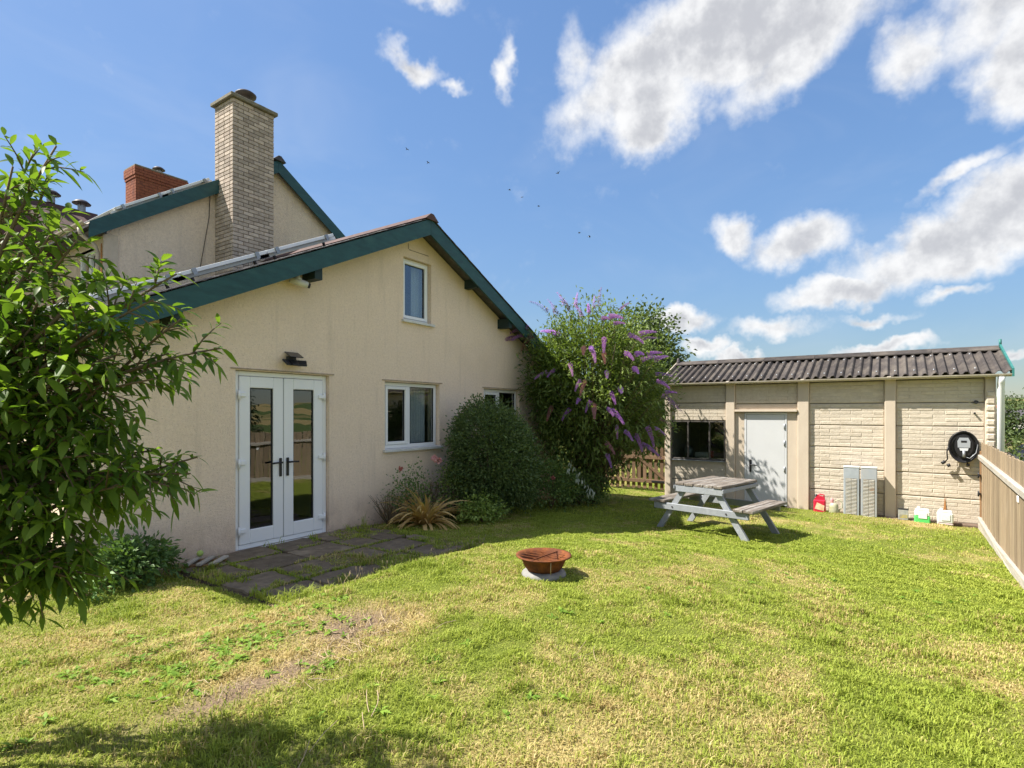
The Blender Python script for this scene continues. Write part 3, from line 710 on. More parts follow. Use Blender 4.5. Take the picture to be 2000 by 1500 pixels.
def cowl(parent, x, y, z, s=1):
    mb = MB(); mb.lathe([(.07*s, 0), (.07*s, .14*s)], 12, (x, y, z)); mb.build('flue', MT['metal_grey'], parent)
    mb = MB(); mb.lathe([(.001, .20*s), (.16*s, .165*s), (.165*s, .18*s), (.10*s, .235*s), (.001, .25*s)], 14, (x, y, z))
    for k in range(3): a = k*2.09; mb.tube([(x+.065*s*math.cos(a), y+.065*s*math.sin(a), z+.12*s), (x+.08*s*math.cos(a), y+.08*s*math.sin(a), z+.19*s)], .008*s, 5)
    mb.build('cowl', MT['clay'], parent)
cowl(rc, 3.65, 10.5, RT_+.05, .95)

# red tiled house joined on behind
rear = empty('rear_house', (-1, 9.5, 0), 'low red tiled house joined on behind the tall rendered house', 'house')
RP = -Vector(rear.location)
def rpart(mb, name, mat): o = mb.build(name, mat, rear); o.location = RP; return o
rpart(MB().box(-5, .30, 7.0, 11.2, -.8, 4.55), 'wall', MT['render_grey'])
mb = MB(); mb.prism([(6.75, 4.6), (9.0, 6.12), (11.4, 4.6), (11.4, 4.5), (9.0, 6.0), (6.75, 4.5)], 'x', -5.2, 1.9); rr = rpart(mb, 'roof', MT['redtile'])
mb = MB()
for k in range(11):
    t_ = k/11; mb.box(-5.2, .28, 6.75+2.25*t_-.01, 6.75+2.25*t_+.2, 4.605+1.52*t_+.0, 4.64+1.52*t_+.06)
mb.build('tile_courses', MT['redtile'], rr)
for k in range(15): MB().prism([(8.86, 6.02), (9.14, 6.02), (9.04, 6.19), (8.96, 6.19)], 'x', -5.2+k*.46, -5.2+k*.46+.455).build('ridge_tile', MT['redtile'], rr)
cowl(rr, 1.40, 9.0, 6.16, 1.1); cowl(rr, .84, 9.0, 6.2, 1.1)

# solar panels on the two left slopes
def solar(name, xa, xb, y0, y1, xr, zr, sl, lift, label, ncell, group=None):
    a_ = math.atan(sl); xm = (xa+xb)/2; zc = zr-sl*abs(xm-xr)+lift; half = (xb-xa)/2/math.cos(a_)
    e = bpy.data.objects.new(name, None); COL.objects.link(e); e.parent = house; e.location = Vector((xm, (y0+y1)/2, zc-lift*.8))+HP; e.rotation_euler = (0, -a_, 0); e['label'] = label
    hy = (y1-y0)/2; h0 = lift*.8
    mb = MB()
    for q in ((-half, half, -hy, -hy+.03), (-half, half, hy-.03, hy), (-half, -half+.03, -hy+.031, hy-.031), (half-.03, half, -hy+.031, hy-.031)): mb.bevbox(*q, h0-.02, h0+.022, .003)
    mb.build('frame', MT['alu'], e)
    MB().box(-half+.031, half-.031, -hy+.031, hy-.031, h0-.012, h0+.012).build('cells', MT['pvcell'], e)
    for yy in (-hy+.10, hy-.10): MB().box(-half-.08, half+.08, yy-.02, yy+.02, h0-.062, h0-.022).build('rail', MT['alu'], e)
    for xx in (-half*.75, half*.75):
        mb = MB(); mb.box(xx-.025, xx+.025, -hy-.022, -hy-.001, h0-.045, h0+.03); mb.build('clamp', MT['metal_grey'], e); MB().box(xx-.012, xx+.012, -hy+.085, -hy+.115, -.06, h0-.062).build('bracket', MT['clay'], e)
    return e
for k in range(3):
    xb = 1.60-k*1.02; xa = xb-1.0
    nm = ('uppermost', 'middle', 'lowest')[k]
    solar('solar_panel', xa, xb, .25, 1.9, RX, RZ, SL, .14, nm+' of three dark solar panels on the low slate roof beside the big chimney', 10, 'solar panels on the low roof')
for k in range(2):
    xb = 2.16-k*.80; xa = xb-.78
    solar('solar_panel', xa, xb, 4.78, 6.4, UX, UZ, US, .07, ('upper', 'lower')[k]+' solar panel on the tall house roof below the red chimney', 8, 'solar panels on the tall roof')

# floodlight over the doors, security camera under the eaves
fl = empty('solar_floodlight', (.70, 0, 2.24), 'black solar floodlight with three hinged lamp heads above the French doors', 'floodlight')
mb = MB(); mb.bevbox(-.06, .06, -.05, -.001, -.03, .06, .008); mb.build('bracket', MT['black'], fl)
o = MB().bevbox(-.095, .095, -.07, .07, -.006, .006, .003).build('solar_plate', MT['pvcell'], fl, loc=(0, -.085, .075), rot=(.5, 0, 0))
for k, (dx, rz) in enumerate(((-.105, .5), (0, 0), (.105, -.5))):
    mb = MB(); mb.bevbox(-.055, .055, -.05, .05, -.012, .012, .006); h = mb.build('lamp_head', MT['black'], fl, loc=(dx, -.10, -.025), rot=(.75, 0, rz))
    MB().box(-.045, .045, -.04, .04, -.0145, -.0125).build('lens', MT['metal_grey'], h)
cc = empty('security_camera', (.74, -.10, 3.25), 'white bullet security camera fixed under the teal bargeboard', 'camera')
mb = MB(); mb.lathe([(.001, 0), (.055, 0), (.055, .02), (.03, .05), (.03, .11), (.001, .11)], 14, (0, .0, 0)); mb.build('mount', MT['white_sill'], cc)
mb = MB(); mb.tube([(-.10, .01, -.005), (.06, -.05, -.04), (.10, -.065, -.05)], [.042, .044, .04], 14); mb.build('body', MT['white_sill'], cc)
mb = MB(); mb.tube([(.10, -.066, -.05), (.125, -.075, -.056)], [.034, .032], 14); mb.build('lens', MT['black'], cc)

# ------------------------------------------------------------------ the concrete outbuilding
GX = 9.28
gar = empty('garage', (10.5, -4.8, -.4), 'cream concrete panel garage with dark corrugated roof, white door and steel window', 'garage')
GP = -Vector(gar.location)
def gpart(mb, name, mat, parent=gar):
    o = mb.build(name, mat, parent); o.location = GP if parent is gar else (0, 0, 0); return o
posts = [(-1.85, -1.99), (-3.22, -3.41), (-4.64, -4.85), (-6.13, -6.31), (-7.60, -7.745)]
for (a, b) in posts: gpart(MB().bevbox(GX, GX+.16, b, a, -.5, 2.24, .012), 'post', MT['post'])
PF = GX+.075          # face of the backing panels
def bay(a, b, zs, bricks_single, z_open=None):
    # a > b in y ; stacked concrete slabs, each with moulded brick courses
    wd = a-b; z = -.40; k = 0
    while z < 2.20:
        h = min(.435, 2.24-z)
        if z_open and z+h > z_open[0]+.02 and z < z_open[1]-.02:
            pass
        yield z, h
        z += .435
def brick_mesh_g(w, h): return MB().bevbox(-.008, .008, -w/2, w/2, -h/2, h/2, .006).mesh('brick', MT['panelbrick'])
GB = {}; stuffb = MB(); gcount = 0
def wall_bay(a, b, z0, z1, single):
    global gcount
    r = random.Random(int(a*100)); nslab = max(1, round((z1-z0)/.435)); hs = (z1-z0)/nslab
    for k in range(nslab):
        za = z0+k*hs; gap = .006
        p = gpart(MB().bevbox(PF, PF+.07, b+.002, a-.002, za+gap, za+hs-gap, .006), 'wall_panel', MT['panel'])
        ncs = max(1, round(hs/.0735)); hc = (hs-.024)/ncs
        for c_ in range(ncs):
            zc = za+.012+hc*(c_+.5); y = b+.012; n = 0
            lens = [.36] * 8
            y_ = b+.012+(-.18 if (c_+k) % 2 else 0)
            while y_ < a-.03:
                ya = max(y_, b+.012); yb = min(y_+.36, a-.012)
                y_ += .36
                if yb-ya < .04: continue
                w = round(yb-ya-.009, 3); prot = r.uniform(-.003, .004)
                if single and gcount < 300:
                    if (w, round(hc, 4)) not in GB: GB[(w, round(hc, 4))] = brick_mesh_g(w, hc-.006)
                    link('brick', GB[(w, round(hc, 4))], p, loc=(PF+.003+prot, (ya+yb)/2, zc)); gcount += 1
                else:
                    stuffb.box(PF-.008+prot, PF+.02, ya+.0045, yb-.0045, zc-hc/2+.004, zc+hc/2-.004)
wall_bay(-6.31, -7.60, -.40, 2.21, True)
wall_bay(-4.85, -6.13, -.40, 2.21, True)
wall_bay(-1.99, -3.22, -.40, .50, False); wall_bay(-1.99, -3.22, 1.41, 2.21, False); wall_bay(-3.41, -4.64, 1.78, 2.21, False)
if stuffb.v: tag(gpart(stuffb, 'brick_courses', MT['panelbrick']), kind='stuff')
# quoin blocks on the right corner
qm = MB().bevbox(-.02, .02, -.06, .06, -.052, .052, .018).mesh('quoin_block', MT['panelbrick'])
for k in range(19): link('quoin_block', qm, gar, loc=GP+Vector((GX+.002, -7.672, -.33+k*.125)))
# door bay
gpart(MB().bevbox(PF-.02, PF+.05, -3.60, -3.412, -.40, 1.60, .006), 'door_panel', MT['post']); gpart(MB().bevbox(PF-.02, PF+.05, -4.638, -4.44, -.40, 1.60, .006), 'door_panel', MT['post'])
gpart(MB().bevbox(PF-.01, PF+.05, -4.638, -3.412, 1.66, 1.775, .006), 'door_panel', MT['post'])
gpart(MB().bevbox(GX-.03, PF+.05, -4.638, -3.412, 1.605, 1.655, .008), 'lintel', MT['post'])
gd = MB()
for q in ((-3.645, -3.602, -.37, 1.595), (-4.438, -4.395, -.37, 1.595), (-4.394, -3.646, 1.55, 1.595)): gd.bevbox(GX+.045, GX+.12, q[0], q[1], q[2], q[3], .005)
gd = gpart(gd, 'door', MT['doorwhite'])
MB().bevbox(GX+.052, GX+.10, -4.392, -3.648, -.36, 1.547, .004).build('door_leaf', MT['doorwhite'], gd)
mb = MB(); mb.bevbox(GX+.036, GX+.051, -3.745, -3.70, .31, .58, .006); mb.tube([(GX+.04, -3.722, .47), (GX-.012, -3.722, .47), (GX-.015, -3.79, .465), (GX-.01, -3.86, .46)], .012, 8); mb.build('handle', MT['black'], gd)
for z in (-.05+.45, .95, 1.30): MB().tube([(GX+.04, -4.393, z-.06), (GX+.04, -4.393, z+.06)], .014, 8).build('hinge', MT['metal_grey'], gd)
# window with three lights, dim clutter behind
wy0, wy1, wz0, wz1 = -2.0, -3.20, .52, 1.40
wm = MB(); fb = .028
for q in ((wy1, wy1+fb, wz0, wz1), (wy0-fb, wy0, wz0, wz1), (wy1+fb, wy0-fb, wz1-fb, wz1), (wy1+fb, wy0-fb, wz0, wz0+fb)): wm.bevbox(GX+.04, GX+.09, *q, .004)
for yy in (-2.38, -2.86): wm.bevbox(GX+.038, GX+.09, yy-.017, yy+.017, wz0+fb, wz1-fb, .004)
gw = gpart(wm, 'window', MT['winframe'])
for (a, b) in ((wy1+fb, -2.877), (-2.843, -2.397), (-2.363, wy0-fb)): MB().box(GX+.065, GX+.070, a, b, wz0+fb, wz1-fb).build('pane', MT['glass_dark'], gw)
MB().prism([(GX-.0, wz0-.03), (GX+.11, wz0-.03), (GX+.11, wz0-.002), (GX-.0, wz0-.014)], 'y', wy1-.0, wy0).build('sill', MT['metal_grey'], gw)
# shell behind: side and back walls, floor
mb = MB(); mb.box(GX+.17, 11.74, -1.99, -1.90, -.5, 2.2); gpart(mb, 'side_wall', MT['panel'])
mb = MB(); mb.box(GX+.17, 11.74, -7.70, -7.62, -.5, 2.2); gpart(mb, 'side_wall', MT['panel'])
mb = MB(); mb.prism([(GX+.17, 2.2), (11.6, 2.2), (10.5, 2.72)], 'y', -1.97, -1.92); mb.prism([(GX+.17, 2.2), (11.6, 2.2), (10.5, 2.72)], 'y', -7.68, -7.64); gpart(mb, 'gable_end', MT['panel'])
mb = MB(); mb.box(11.65, 11.745, -7.6, -2.0, -.5, 2.2); gpart(mb, 'back_wall', MT['room'])
mb = MB(); mb.box(GX+.02, 11.6, -7.6, -2.0, -.52, -.405); gpart(mb, 'floor', MT['concrete'])
gpart(MB().bevbox(GX-.14, GX+.07, -7.74, -1.86, -.55, -.392, .01), 'plinth', M('plinth_brown', (.17, .115, .085), (.11, .08, .06), 9, .9, bump=(30, .006)))
# roof: corrugated sheets, ridge, gutter, green barge at the open end
eave = (9.15, 2.285); ridge = (10.5, 2.80); back = (11.93, 2.275)
def sheet(y0, y1, e, r_, lift, name):
    n = int(round(abs(y1-y0)/.0183)); mb = MB(); V = []
    L_ = math.hypot(r_[0]-e[0], r_[1]-e[1]); nx, nz = -(r_[1]-e[1])/L_, (r_[0]-e[0])/L_
    if nz < 0: nx, nz = -nx, -nz
    for i in range(n+1):
        y = y0+(y1-y0)*i/n; h = .029*math.cos(2*math.pi*(y-y0)/.1465)
        h = max(-.024, min(.026, h*1.25))+lift
        for (p, o_) in ((e, h), (r_, h), (e, h-.010), (r_, h-.010)): V.append((p[0]+nx*o_, y, p[1]+nz*o_))
    Fc = []
    for i in range(n):
        a = 4*i; b = 4*i+4
        Fc += [(a, a+1, b+1, b), (a+2, b+2, b+3, a+3), (a, b, b+2, a+2), (a+1, a+3, b+3, b+1)]
    Fc += [(0, 2, 3, 1), (4*n, 4*n+1, 4*n+3, 4*n+2)]
    mb.add(V, Fc, False); return gpart(mb, name, MT['asbestos'])
edges = np.linspace(-1.76, -7.92, 7)
for k in range(6):
    a, b = edges[k], edges[k+1]
    sheet(a, b-.03, eave, ridge, .012*(k % 2), 'roof_sheet'); sheet(a, b-.03, back, ridge, .012*(k % 2), 'roof_sheet')
for k in range(6):
    a, b = edges[k], edges[k+1]
    gpart(MB().prism([(10.30, 2.765), (10.5, 2.85), (10.70, 2.765), (10.70, 2.785), (10.5, 2.875), (10.30, 2.785)], 'y', b, a-.006), 'ridge_cap', MT['asbestos'])
# hooked bolts on every other crown
mb = MB()
for k in range(20):
    yy = -1.9-k*.293
    for t_ in (.12, .75): mb.lathe([(.001, .016), (.012, .012), (.014, 0)], 8, (eave[0]+(ridge[0]-eave[0])*t_, yy, eave[1]+(ridge[1]-eave[1])*t_+.034))
gpart(mb, 'roof_bolts', MT['metal_grey'])
prof = [(9.135+.05*math.cos(t), 2.26-.05*math.sin(t)) for t in np.linspace(0, math.pi, 9)]+[(9.135+.044*math.cos(t), 2.26-.044*math.sin(t)) for t in np.linspace(math.pi, 0, 9)]
gpart(MB().prism(prof, 'y', -7.93, -1.78), 'gutter', MT['gutter'])
for yy in (-3.3, -4.75, -6.2): gpart(MB().prism([(9.135+.056*math.cos(t), 2.26-.056*math.sin(t)) for t in np.linspace(0, math.pi, 9)]+[(9.09, 2.27), (9.18, 2.27)], 'y', yy-.03, yy+.03), 'gutter_joint', MT['gutter'])
gpart(MB().box(9.19, 9.28, -7.72, -1.9, 2.215, 2.238), 'soffit', MT['panel'])
gpart(MB().tube([(9.14, -7.80, 2.22), (9.18, -7.80, 2.12), (9.22, -7.80, 2.04), (9.22, -7.80, -.4)], .052, 14), 'downpipe', MT['upvc'])
gpart(MB().prism([(9.13, 2.21), (10.5, 2.74), (11.95, 2.20), (11.95, 2.33), (10.5, 2.90), (9.13, 2.35)], 'y', -7.965, -7.935), 'bargeboard', MT['green_paint'])
gpart(MB().prism([(9.13, 2.21), (10.5, 2.74), (11.95, 2.20), (11.95, 2.29), (10.5, 2.86), (9.13, 2.30)], 'y', -1.752, -1.735), 'bargeboard', MT['panel'])
gpart(MB().tube([(10.5, -7.95, 2.86), (10.5, -7.95, 2.99)], .022, 8), 'finial', MT['green_paint'])
gpart(MB().lathe([(.001, .12), (.03, .10), (.035, .05), (.05, .0)], 10, (10.45, -1.80, 2.85)), 'finial', MT['clay'])
# rust run below a fixing
mb = MB(); mb.prism([(-7.075, -.36), (-7.00, -.36), (-7.02, -.2), (-7.045, .06), (-7.065, -.2)], 'x', PF-.0145, PF-.010); gpart(mb, 'rust_stain', MT['rust'])
for (y, z, r_) in ((-7.48, 1.78, .032), (-7.46, 1.58, .016)): gpart(MB().tube([(PF-.06, y, z), (PF+.0, y, z)], r_, 10), 'pipe_outlet', MT['black'])
gpart(MB().tube([(GX+.0, -2.2, 1.76), (GX-.06, -2.2, 1.77), (GX-.07, -2.2, 1.73)], .014, 8), 'hook', MT['clay'])
# clutter seen through the garage window
sh = empty('shelf', (9.95, -2.62, .50), 'dim workbench seen through the garage window', 'workbench')
MB().bevbox(-.3, .3, -.55, .55, .0, .04, .005).build('bench_top', MT['wood_old'], sh)
for (a, b) in ((-.25, -.5), (.25, -.5), (-.25, .5), (.25, .5)): MB().box(a-.03, a+.03, b-.03, b+.03, -.905, .0).build('leg', MT['wood_old'], sh)
o = MB().lathe([(.001, 0), (.06, 0), (.06, .13), (.045, .16), (.001, .16)], 12, (0, 0, 0)).build('red_tin', M('red_tin', (.45, .03, .03), rough=.4), loc=(9.78, -2.78, .54)); tag(o, 'small red tin standing on the bench behind the garage window', 'tin')
o = MB().bevbox(-.1, .1, -.16, .16, 0, .12, .02).build('pale_box', M('pale_box', (.5, .5, .46), rough=.6), loc=(9.86, -2.56, .54)); tag(o, 'pale box on the bench behind the garage window', 'box')
o = MB().lathe([(.001, 0), (.10, 0), (.12, .18), (.10, .20), (.05, .26), (.001, .26)], 12, (0, 0, 0)).build('grey_drum', MT['metal_grey'], loc=(9.85, -2.24, .54)); tag(o, 'grey drum at the left end of the bench in the garage', 'drum')

# ------------------------------------------------------------------ fences and gate
def fence_y(x): return -7.52+.03*(9.15-x)
fen = empty('board_fence', (2, fence_y(2), gz(2, -7.3)), 'weathered close boarded garden fence running up to the garage corner', 'fence')
FP = -Vector(fen.location)
def fpart(mb, name, mat): o = mb.build(name, mat, fen); o.location = FP; return o
bm_ = MB().bevbox(-.062, .062, -.009, .009, -.70, .70, .004)
bmesh_boards = [MB().bevbox(-.066, .066, -.009, .009, -.68, .70, .004).mesh('board', MT['wood_fence']), MB().bevbox(-.06, .06, -.008, .008, -.68, .69, .004).mesh('board', MT['wood_fence'])]
fr = random.Random(3); x = 9.10; k = 0
fdir = math.atan2(-.03, 1)
while x > -7.5:
    y = fence_y(x)-.022
    link('board', bmesh_boards[k % 2], fen, loc=FP+Vector((x, y+fr.uniform(-.004, .004), .375+fr.uniform(-.012, .01))), rot=(fr.uniform(-.008, .008), fr.uniform(-.006, .006), fdir))
    x -= .138+fr.uniform(0, .012)+(.012 if x < 3 else 0); k += 1
x = 9.15
while x > -7.4:
    x2 = max(x-2.4, -7.5)
    for (z, h) in ((.82, .075), (-.27, .075)):
        a, b = fence_y(x), fence_y(x2)
        mb = MB(); V = []
        for (xx, yy) in ((x, a), (x2, b)):
            zz = z-(.0 if z < 0 else .012*(9.15-xx)*(1 if xx > 3 else 0)+(.074 if xx <= 3 else 0))
            for (dy, dz) in ((-.012, -h/2), (.034, -h/2), (.034, h/2-.012), (.02, h/2), (-.012, h/2)): V.append((xx-(.003 if xx == x else 0), yy+dy, zz+dz))
        mb.add(V, [(0, 1, 2, 3, 4), (9, 8, 7, 6, 5)]+[(i, (i+1) % 5, 5+(i+1) % 5, 5+i) for i in range(5)]); fpart(mb, 'rail', MT['wood_rail'])
    mb = MB(); a, b = fence_y(x), fence_y(x2)
    V = [(xx-(.003 if xx == x else 0), yy+dy, zz) for (xx, yy) in ((x, a), (x2, b)) for (dy, zz) in ((-.01, gz(xx, yy)-.1), (.03, gz(xx, yy)-.1), (.03, gz(xx, yy)+.09), (-.01, gz(xx, yy)+.09))]
    mb.add(V, [(0, 1, 2, 3), (7, 6, 5, 4)]+[(i, (i+1) % 4, 4+(i+1) % 4, 4+i) for i in range(4)]); fpart(mb, 'gravel_board', MT['wood_rail'])
    px_ = x2+.05
    mb = MB().bevbox(px_-.05, px_+.05, fence_y(px_)-.15, fence_y(px_)-.04, -.9, .98, .008); fpart(mb, 'fence_post', MT['wood_post'])
    x = x2
fpart(MB().bevbox(9.13, 9.20, -7.60, -7.515, -.6, .92, .008), 'fence_post', MT['wood_post'])
for z in (.50, .18): fpart(MB().bevbox(9.04, 9.135, -7.512, -7.49, z-.02, z+.02, .005).tube([(9.10, -7.49, z-.05), (9.10, -7.49, z+.05)], .012, 8), 'latch', MT['black'])
pl = at_y(1990, 975, -7.4)
o = MB().bevbox(-.05, .05, -.006, .006, -.035, .035, .004).build('white_plate', MT['upvc'], loc=(pl.x, fence_y(pl.x)-.003, pl.z), rot=(0, 0, fdir)); tag(o, 'small white plate fixed to the boarded fence', 'plate')

g0 = at_z(1205, 948, -.36); g1 = at_z(1283, 948, -.36)
gx0, gx1 = 9.9, 9.9
gate = empty('picket_gate', (10.05, -.72, -.40), 'brown picket gate with diagonal brace between buddleia and garage', 'gate')
gr = random.Random(6)
pk = MB().prism([(-.042, 0), (.042, 0), (.042, 1.02), (0, 1.07), (-.042, 1.02)], 'x', -.009, .009).mesh('picket', MT['wood_gate'])
for k in range(12): link('picket', pk, gate, loc=(.0+gr.uniform(-.002, .002), -.94+k*.148, .06+gr.uniform(-.006, .006)))
for z in (.26, .86): MB().bevbox(-.05, -.0105, -1.0, .76, z-.045, z+.045, .005).build('rail', MT['wood_gate'], gate)
mb = MB(); mb.prism([(-.95, .31), (-.85, .31), (-.2, .81), (-.3, .81)], 'x', -.042, -.012); mb.build('brace', MT['wood_gate'], gate)
mb = MB(); mb.prism([(.05, .81), (.15, .81), (.75, .31), (.65, .31)], 'x', -.042, -.012); mb.build('brace', MT['wood_gate'], gate)
MB().bevbox(-.07, -.045, -.98, -.55, .235, .285, .003).build('strap_hinge', MT['black'], gate)
gp = MB().bevbox(-.06, .06, -.05, .05, -.2, 1.45, .008).build('gate_post', MT['wood_post'], loc=(9.62, -1.80, -.42)); tag(gp, 'brown timber gate post at the left corner of the garage', 'post')
gp = MB().bevbox(-.06, .06, -.05, .05, -.2, 1.3, .008).build('gate_post', MT['wood_post'], loc=(10.05, .12, -.42)); tag(gp, 'timber gate post hidden behind the buddleia', 'post')

# ------------------------------------------------------------------ things along the garage wall
gzw = -.392   # top of the plinth
ev = empty('car_charger', (PF-.008, -7.30, 1.0), 'black oval car charger with coiled cable on the garage wall', 'car charger')
mb = MB()
def oval(rx, rz, n=28): return [(rx*math.cos(2*math.pi*i/n), rz*math.sin(2*math.pi*i/n)) for i in range(n)]
mb.prism(oval(.215, .26), 'x', -.06, -.001); mb.build('back_plate', MT['black'], ev)
mb = MB(); mb.prism(oval(.13, .20), 'x', -.15, -.06); b = mb.build('body', MT['black'], ev)
mb = MB(); mb.prism([(-.085, -.03), (.085, -.03), (.09, .08), (.06, .145), (-.06, .145), (-.09, .08)], 'x', -.165, -.1505); mb.build('face_plate', M('charger_grey', (.33, .35, .37), rough=.35), ev)
mb = MB(); mb.prism([(-.04, .06), (.04, .06), (.04, .095), (-.04, .095)], 'x', -.168, -.1655); mb.build('display', MT['black'], ev)
mb = MB(); mb.prism([(-.05, -.085), (.05, -.085), (.065, -.04), (-.065, -.04)], 'x', -.17, -.1505); mb.build('socket_cover', M('charger_pale', (.6, .62, .64), rough=.35), ev)
mb = MB(); mb.tube([(-.16, 0, -.085), (-.175, 0, -.14), (-.17, 0, -.20)], .022, 10); mb.build('plug', MT['metal_grey'], ev)
mb = MB()
for c_ in range(5):
    pts = [(-.085-.012*c_, (.195+.012*math.sin(c_*2))*math.cos(t), -.02+(.235+.01*c_)*math.sin(t)) for t in np.linspace(0, 2*math.pi, 30)]; mb.tube(pts, .0105, 6, cap=False)
mb.tube([(-.12, .21, 0), (-.12, .235, -.12), (-.10, .225, -.25), (-.09, .27, -.31)], .0105, 6)
mb.tube([(-.12, -.06, -.22), (-.11, -.045, -.28), (-.10, -.055, -.32)], .0105, 6)
mb.build('cable', MT['black'], ev)
mb = MB(); mb.tube([(-.10, .26, -.29), (-.10, .31, -.335)], .028, 10); mb.tube([(-.10, .185, -.35), (-.10, .23, -.37)], .03, 10); mb.tube([(-.10, -.085, -.335), (-.10, -.04, -.345)], .026, 10); mb.build('connector', MT['black'], ev)
mb = MB(); mb.tube([(-.168, -.01, -.19), (-.16, -.08, -.22), (-.14, -.17, -.12), (-.13, -.20, .05), (-.12, -.17, .12)], .008, 6); mb.build('lead', MT['metal_grey'], ev)

def heater(y, lab, tilt, stain):
    gnd = -.40
    e = empty('heater', (GX-.17, y, -.46), lab, 'heater', 'old heaters against the garage'); e.rotation_euler = (0, tilt, 0)
    body = M('heater_grey'+str(stain), (.40, .43, .46) if not stain else (.38, .385, .385), (.33, .36, .39), 6, .45, metal=.15)
    w, h, d = .13, .985, .085
    mb = MB(); mb.bevbox(-d, d, -w, w, .0, h, .008); mb.build('casing', body, e)
    MB().bevbox(-d-.006, d+.004, -w-.004, w+.004, h+.001, h+.03, .006).build('top_cover', M('heater_top'+str(stain), (.66, .67, .68), rough=.4), e)
    dark = M('heater_slot'+str(stain), (.12, .115, .10), (.30, .27, .22), 14, .8)
    MB().box(-d-.0025, -d-.0005, -w+.035, w-.035, .06, .78).build('grille_recess', dark, e)
    lm = MB().bevbox(-.008, .0, -.0425, .0425, -.005, .005, .002).mesh('louvre', M('heater_louvre'+str(stain), (.60, .60, .56), (.5, .46, .38), 30, .6, c3=(.35, .17, .07) if stain else None, s3=6))
    for c_ in (-.046, .046):
        for k in range(27): link('louvre', lm, e, loc=(-d-.003, c_, .075+k*.0262), rot=(0, .35, 0))
heater(-5.60, 'left one of two tall grey louvred heaters leaning on the garage', .035, 0)
heater(-5.885, 'right one of two tall grey louvred heaters, rust stained, beside the post', .045, 1)

def jerrycan(name, loc, w, d, h, mat, capmat, label, cat, lab_mat=None, rz=0, spout=True):
    e = empty(name, loc, label, cat, rz=rz)
    mb = MB(); mb.bevbox(-d/2, d/2, -w/2, w/2, 0, h*.72, .02)
    mb.build('body', mat, e)
    mb = MB(); hw = w*.5
    mb.prism([(-hw+.01, h*.72), (hw-.01, h*.72), (hw*.55, h*.9), (-hw*.2, h*.93), (-hw+.02, h*.86)], 'x', -d*.3, d*.3); mb.build('shoulder', mat, e)
    mb = MB(); mb.tube([(0, -hw+.03, h*.80), (0, -hw+.03, h*.98), (0, -.01, h*1.02), (0, hw*.5, h*.9)], .014, 8); mb.build('handle', mat, e)
    mb = MB(); mb.lathe([(.001, .05), (.026, .045), (.028, 0)], 12, (0, hw*.62, h*.86)); mb.build('cap', capmat, e)
    if lab_mat: mb = MB(); mb.prism([(-w*.36, h*.14), (w*.40, h*.22), (w*.2, h*.58), (-w*.42, h*.42)], 'x', -d/2-.003, -d/2-.0005); mb.build('label_patch', lab_mat, e)
    return e
red = M('red_plastic', (.52, .018, .05), rough=.35)
jerrycan('petrol_can', (GX-.17, -5.06, -.40), .21, .15, .36, red, MT['black'], 'red plastic petrol can with pale slanted label by the garage post', 'petrol can', M('label_cream', (.66, .60, .42), (.55, .25, .1), 9, .6))
wc = empty('watering_can', (GX-.16, -5.30, -.40), 'pale dirty watering can with arched handle next to red can', 'watering can')
pale = M('pale_plastic', (.52, .50, .40), (.30, .30, .16), 7, .5)
MB().lathe([(.001, 0), (.085, 0), (.09, .02), (.08, .17), (.055, .21), (.001, .215)], 18, (0, 0, 0)).build('body', pale, wc)
MB().tube([(0, -.08, .06), (0, -.14, .14), (0, -.145, .23), (0, -.09, .285), (0, -.02, .24)], .012, 8).build('handle', pale, wc)
MB().lathe([(.03, .20), (.032, .26), (.02, .30), (.001, .305)], 12, (0, .03, 0)).build('cap', M('pink_cap', (.55, .25, .25), rough=.5), wc)
bt = empty('small_tin', (GX-.12, -6.42, -.40), 'small grey and yellow carton at the foot of the garage post', 'carton')
MB().bevbox(-.055, .055, -.075, .075, 0, .19, .006).build('body', M('carton_print', (.40, .40, .37), (.24, .26, .24), 10, .7), bt)
MB().box(-.058, -.0555, -.06, .06, .04, .10).build('label_patch', M('carton_yellow', (.45, .38, .10), (.2, .2, .2), 18, .6), bt); MB().bevbox(-.058, .058, -.078, .078, .191, .205, .004).build('lid', MT['black'], bt)
def tub(y, label, liquid, lev, nm):
    e = empty('plastic_container', (GX-.17, y, -.42), label, 'container', 'containers by the garage')
    clear = M('tub_'+nm, (.66, .70, .66), rough=.35)
    MB().bevbox(-.09, .09, -.115, .115, lev, .225, .02).build('body', clear, e)
    MB().bevbox(-.092, .092, -.117, .117, 0, lev+.01, .018).build('filled_part', liquid, e)
    MB().bevbox(-.075, .075, -.1, .1, .226, .255, .01).build('shoulder', clear, e); MB().lathe([(.001, .045), (.024, .04), (.026, 0)], 12, (0, .05, .252)).build('cap', clear, e)
    MB().bevbox(-.1, -.0905, -.07, .055, .09, .20, .003).build('label_patch', M('tub_label'+nm, (.74, .75, .74), (.6, .66, .64), 25, .6), e)
tub(-6.70, 'clear plastic container of bright green liquid by the garage wall', M('green_liquid', (.10, .55, .14), rough=.3), .13, 'g')
tub(-7.03, 'white plastic container with a little pinkish liquid by the garage wall', M('pink_liquid', (.50, .40, .40), rough=.35), .04, 'w')

# ------------------------------------------------------------------ picnic table
TC = (5.28, -4.03); tz = -.205
tb = empty('picnic_table', (TC[0], TC[1], tz), 'grey painted picnic table with weathered plank top on the lawn', 'picnic table', rz=math.radians(-12))
